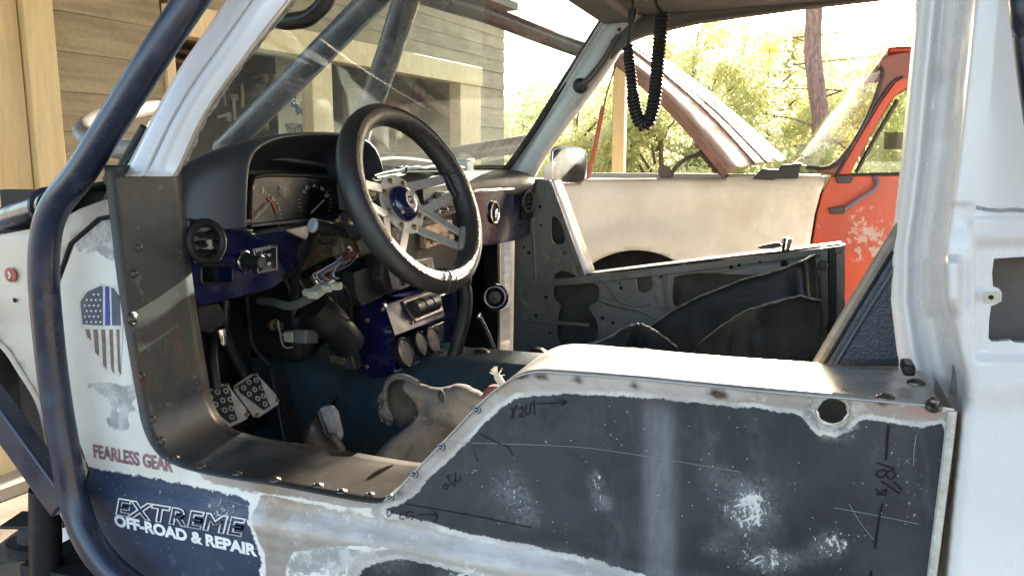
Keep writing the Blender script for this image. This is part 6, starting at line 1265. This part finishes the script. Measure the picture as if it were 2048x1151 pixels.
for (x, y, r, w_, h_, nm, lab, mt) in ((840, 348, .3, .16, .10, 'paper_sheet', 'creased white paper lying on the dash behind the wheel', PAPERW), (885, 343, -.2, .10, .07, 'yellow_note', 'yellow and white packet lying on the dash', M('yellow_packet', (.6, .50, .12), .5))):
    q = at(x, y, X=-.86); t = thing(nm, lab, 'paper', V(q.x, q.y, -.030)); vv = []; 
    for i in range(9):
        for j in range(7):
            a, b = (i / 8 - .5) * h_, (j / 6 - .5) * w_; vv.append(V(q.x + a * math.cos(r) - b * math.sin(r), q.y + a * math.sin(r) + b * math.cos(r), -.024 + .012 * abs(mnoise.noise(Vector((a * 40, b * 30, x))))))
    mesh('sheet', vv, [(i * 7 + j, (i + 1) * 7 + j, (i + 1) * 7 + j + 1, i * 7 + j + 1) for i in range(8) for j in range(6)], mt, t, solid=.001)

# ------------------------------------------------------------------ clutter on the ground at the lower left
q = at(140, 1095, Y=1.2); gz = lambda px, py: at(px, py, Z=-E)
def ground_box(name, lab, cat, px, py, D, w, d, h, z, mat, rot=0):
    p = at(px, py, D=D); t = thing(name, lab, cat, (p.x, p.y, z)); mm = Matrix.Rotation(rot, 3, 'Z'); MB().box((p.x, p.y, z + h / 2), (w, d, h), mm).build('body', mat, t, bevel=.004); return t, p, mm
PLY = M('dirty_plywood', (.22, .17, .12), .85, var=.3, vs_=6, streak=(1, 6, 1)); 
p = at(90, 1120, D=1.75); tbz = p.z - .02
wbch = thing('work_table', 'low cluttered plywood table under the truck fender', 'table', (p.x, p.y, 0)); MB().box((p.x + .08, p.y + .05, tbz), (.5, .40, .03), Matrix.Rotation(.35, 3, 'Z')).build('table_top', PLY, wbch, bevel=.003)
for dx, dy in ((-.08, -.10), (.24, -.02), (-.10, .16), (.20, .2)): MB().box((p.x + dx, p.y + .05 + dy, tbz / 2 - .01), (.06, .06, tbz - .02)).build('leg', PLY, wbch)
p = at(140, 1092, D=1.72); cz = tbz + .016
can = thing('paint_can', 'white spray primer can with red band and black lettering under the fender', 'can', (p.x, p.y, cz)); dn = (CAM - p); dn.z = 0; dn.normalize()
MB().lathe((p.x, p.y, cz), (0, 0, 1), [(0, .030), (.004, .033), (.018, .033), (.020, .0325), (.10, .0325), (.112, .024), (.13, .024)], 28).build('body', PAPERW, can); MB().lathe((p.x, p.y, cz + .004), (0, 0, 1), [(0, .0333), (.026, .0333)], 28).build('red_band', M('red_band', (.35, .04, .04), .5), can)
xr = Vector((-dn.y, dn.x, 0)); o = Vector((p.x, p.y, cz + .040)); 
text('lettering', 'RUST', INKD, can, o - xr * .026 + dn * .034, xr, (0, 0, 1), w=.050, bold=.04, conform=lambda v: Vector((p.x, p.y, v.z)) + Vector((v.x - p.x, v.y - p.y, 0)).normalized() * .0336)
DKC = M('dark_scrap', (.03, .028, .025), .7, var=.4, vs_=20); CRD = M('torn_cardboard', (.26, .19, .12), .9, var=.2, vs_=8)
for (x, y, D, w, d, h, rz, nm, lab, cat, mt) in ((60, 1135, 1.62, .16, .12, .04, .5, 'cardboard_tray', 'flattened brown cardboard tray at the lower left corner', 'cardboard', CRD), (62, 1100, 1.8, .10, .1, .07, .2, 'scrap_part', 'dark greasy scrap part beside the black cage tube', 'scrap part', DKC), (175, 1085, 2.0, .10, .08, .10, .7, 'tin', 'pale tin standing behind the primer can', 'tin', M('pale_tin', (.45, .44, .40), .5))):
    q = at(x, y, D=D); t = thing(nm, lab, cat, (q.x, q.y, cz)); (MB().lathe((q.x, q.y, cz), (.1, .15, 1), [(0, w * .5), (h * .3, w * .52), (h * .35, w * .3), (h, w * .28)], 20).build('body', mt, t) if nm == 'scrap_part' else MB().box((q.x, q.y, cz + h / 2), (w, d, h), Matrix.Rotation(rz, 3, 'Z')).build('body', mt, t, bevel=.008))
    MB().box((q.x, q.y, cz + h + .004), (w * .8, d * .8, .008), Matrix.Rotation(rz + .1, 3, 'Z')).build('top', mt, t, bevel=.003)
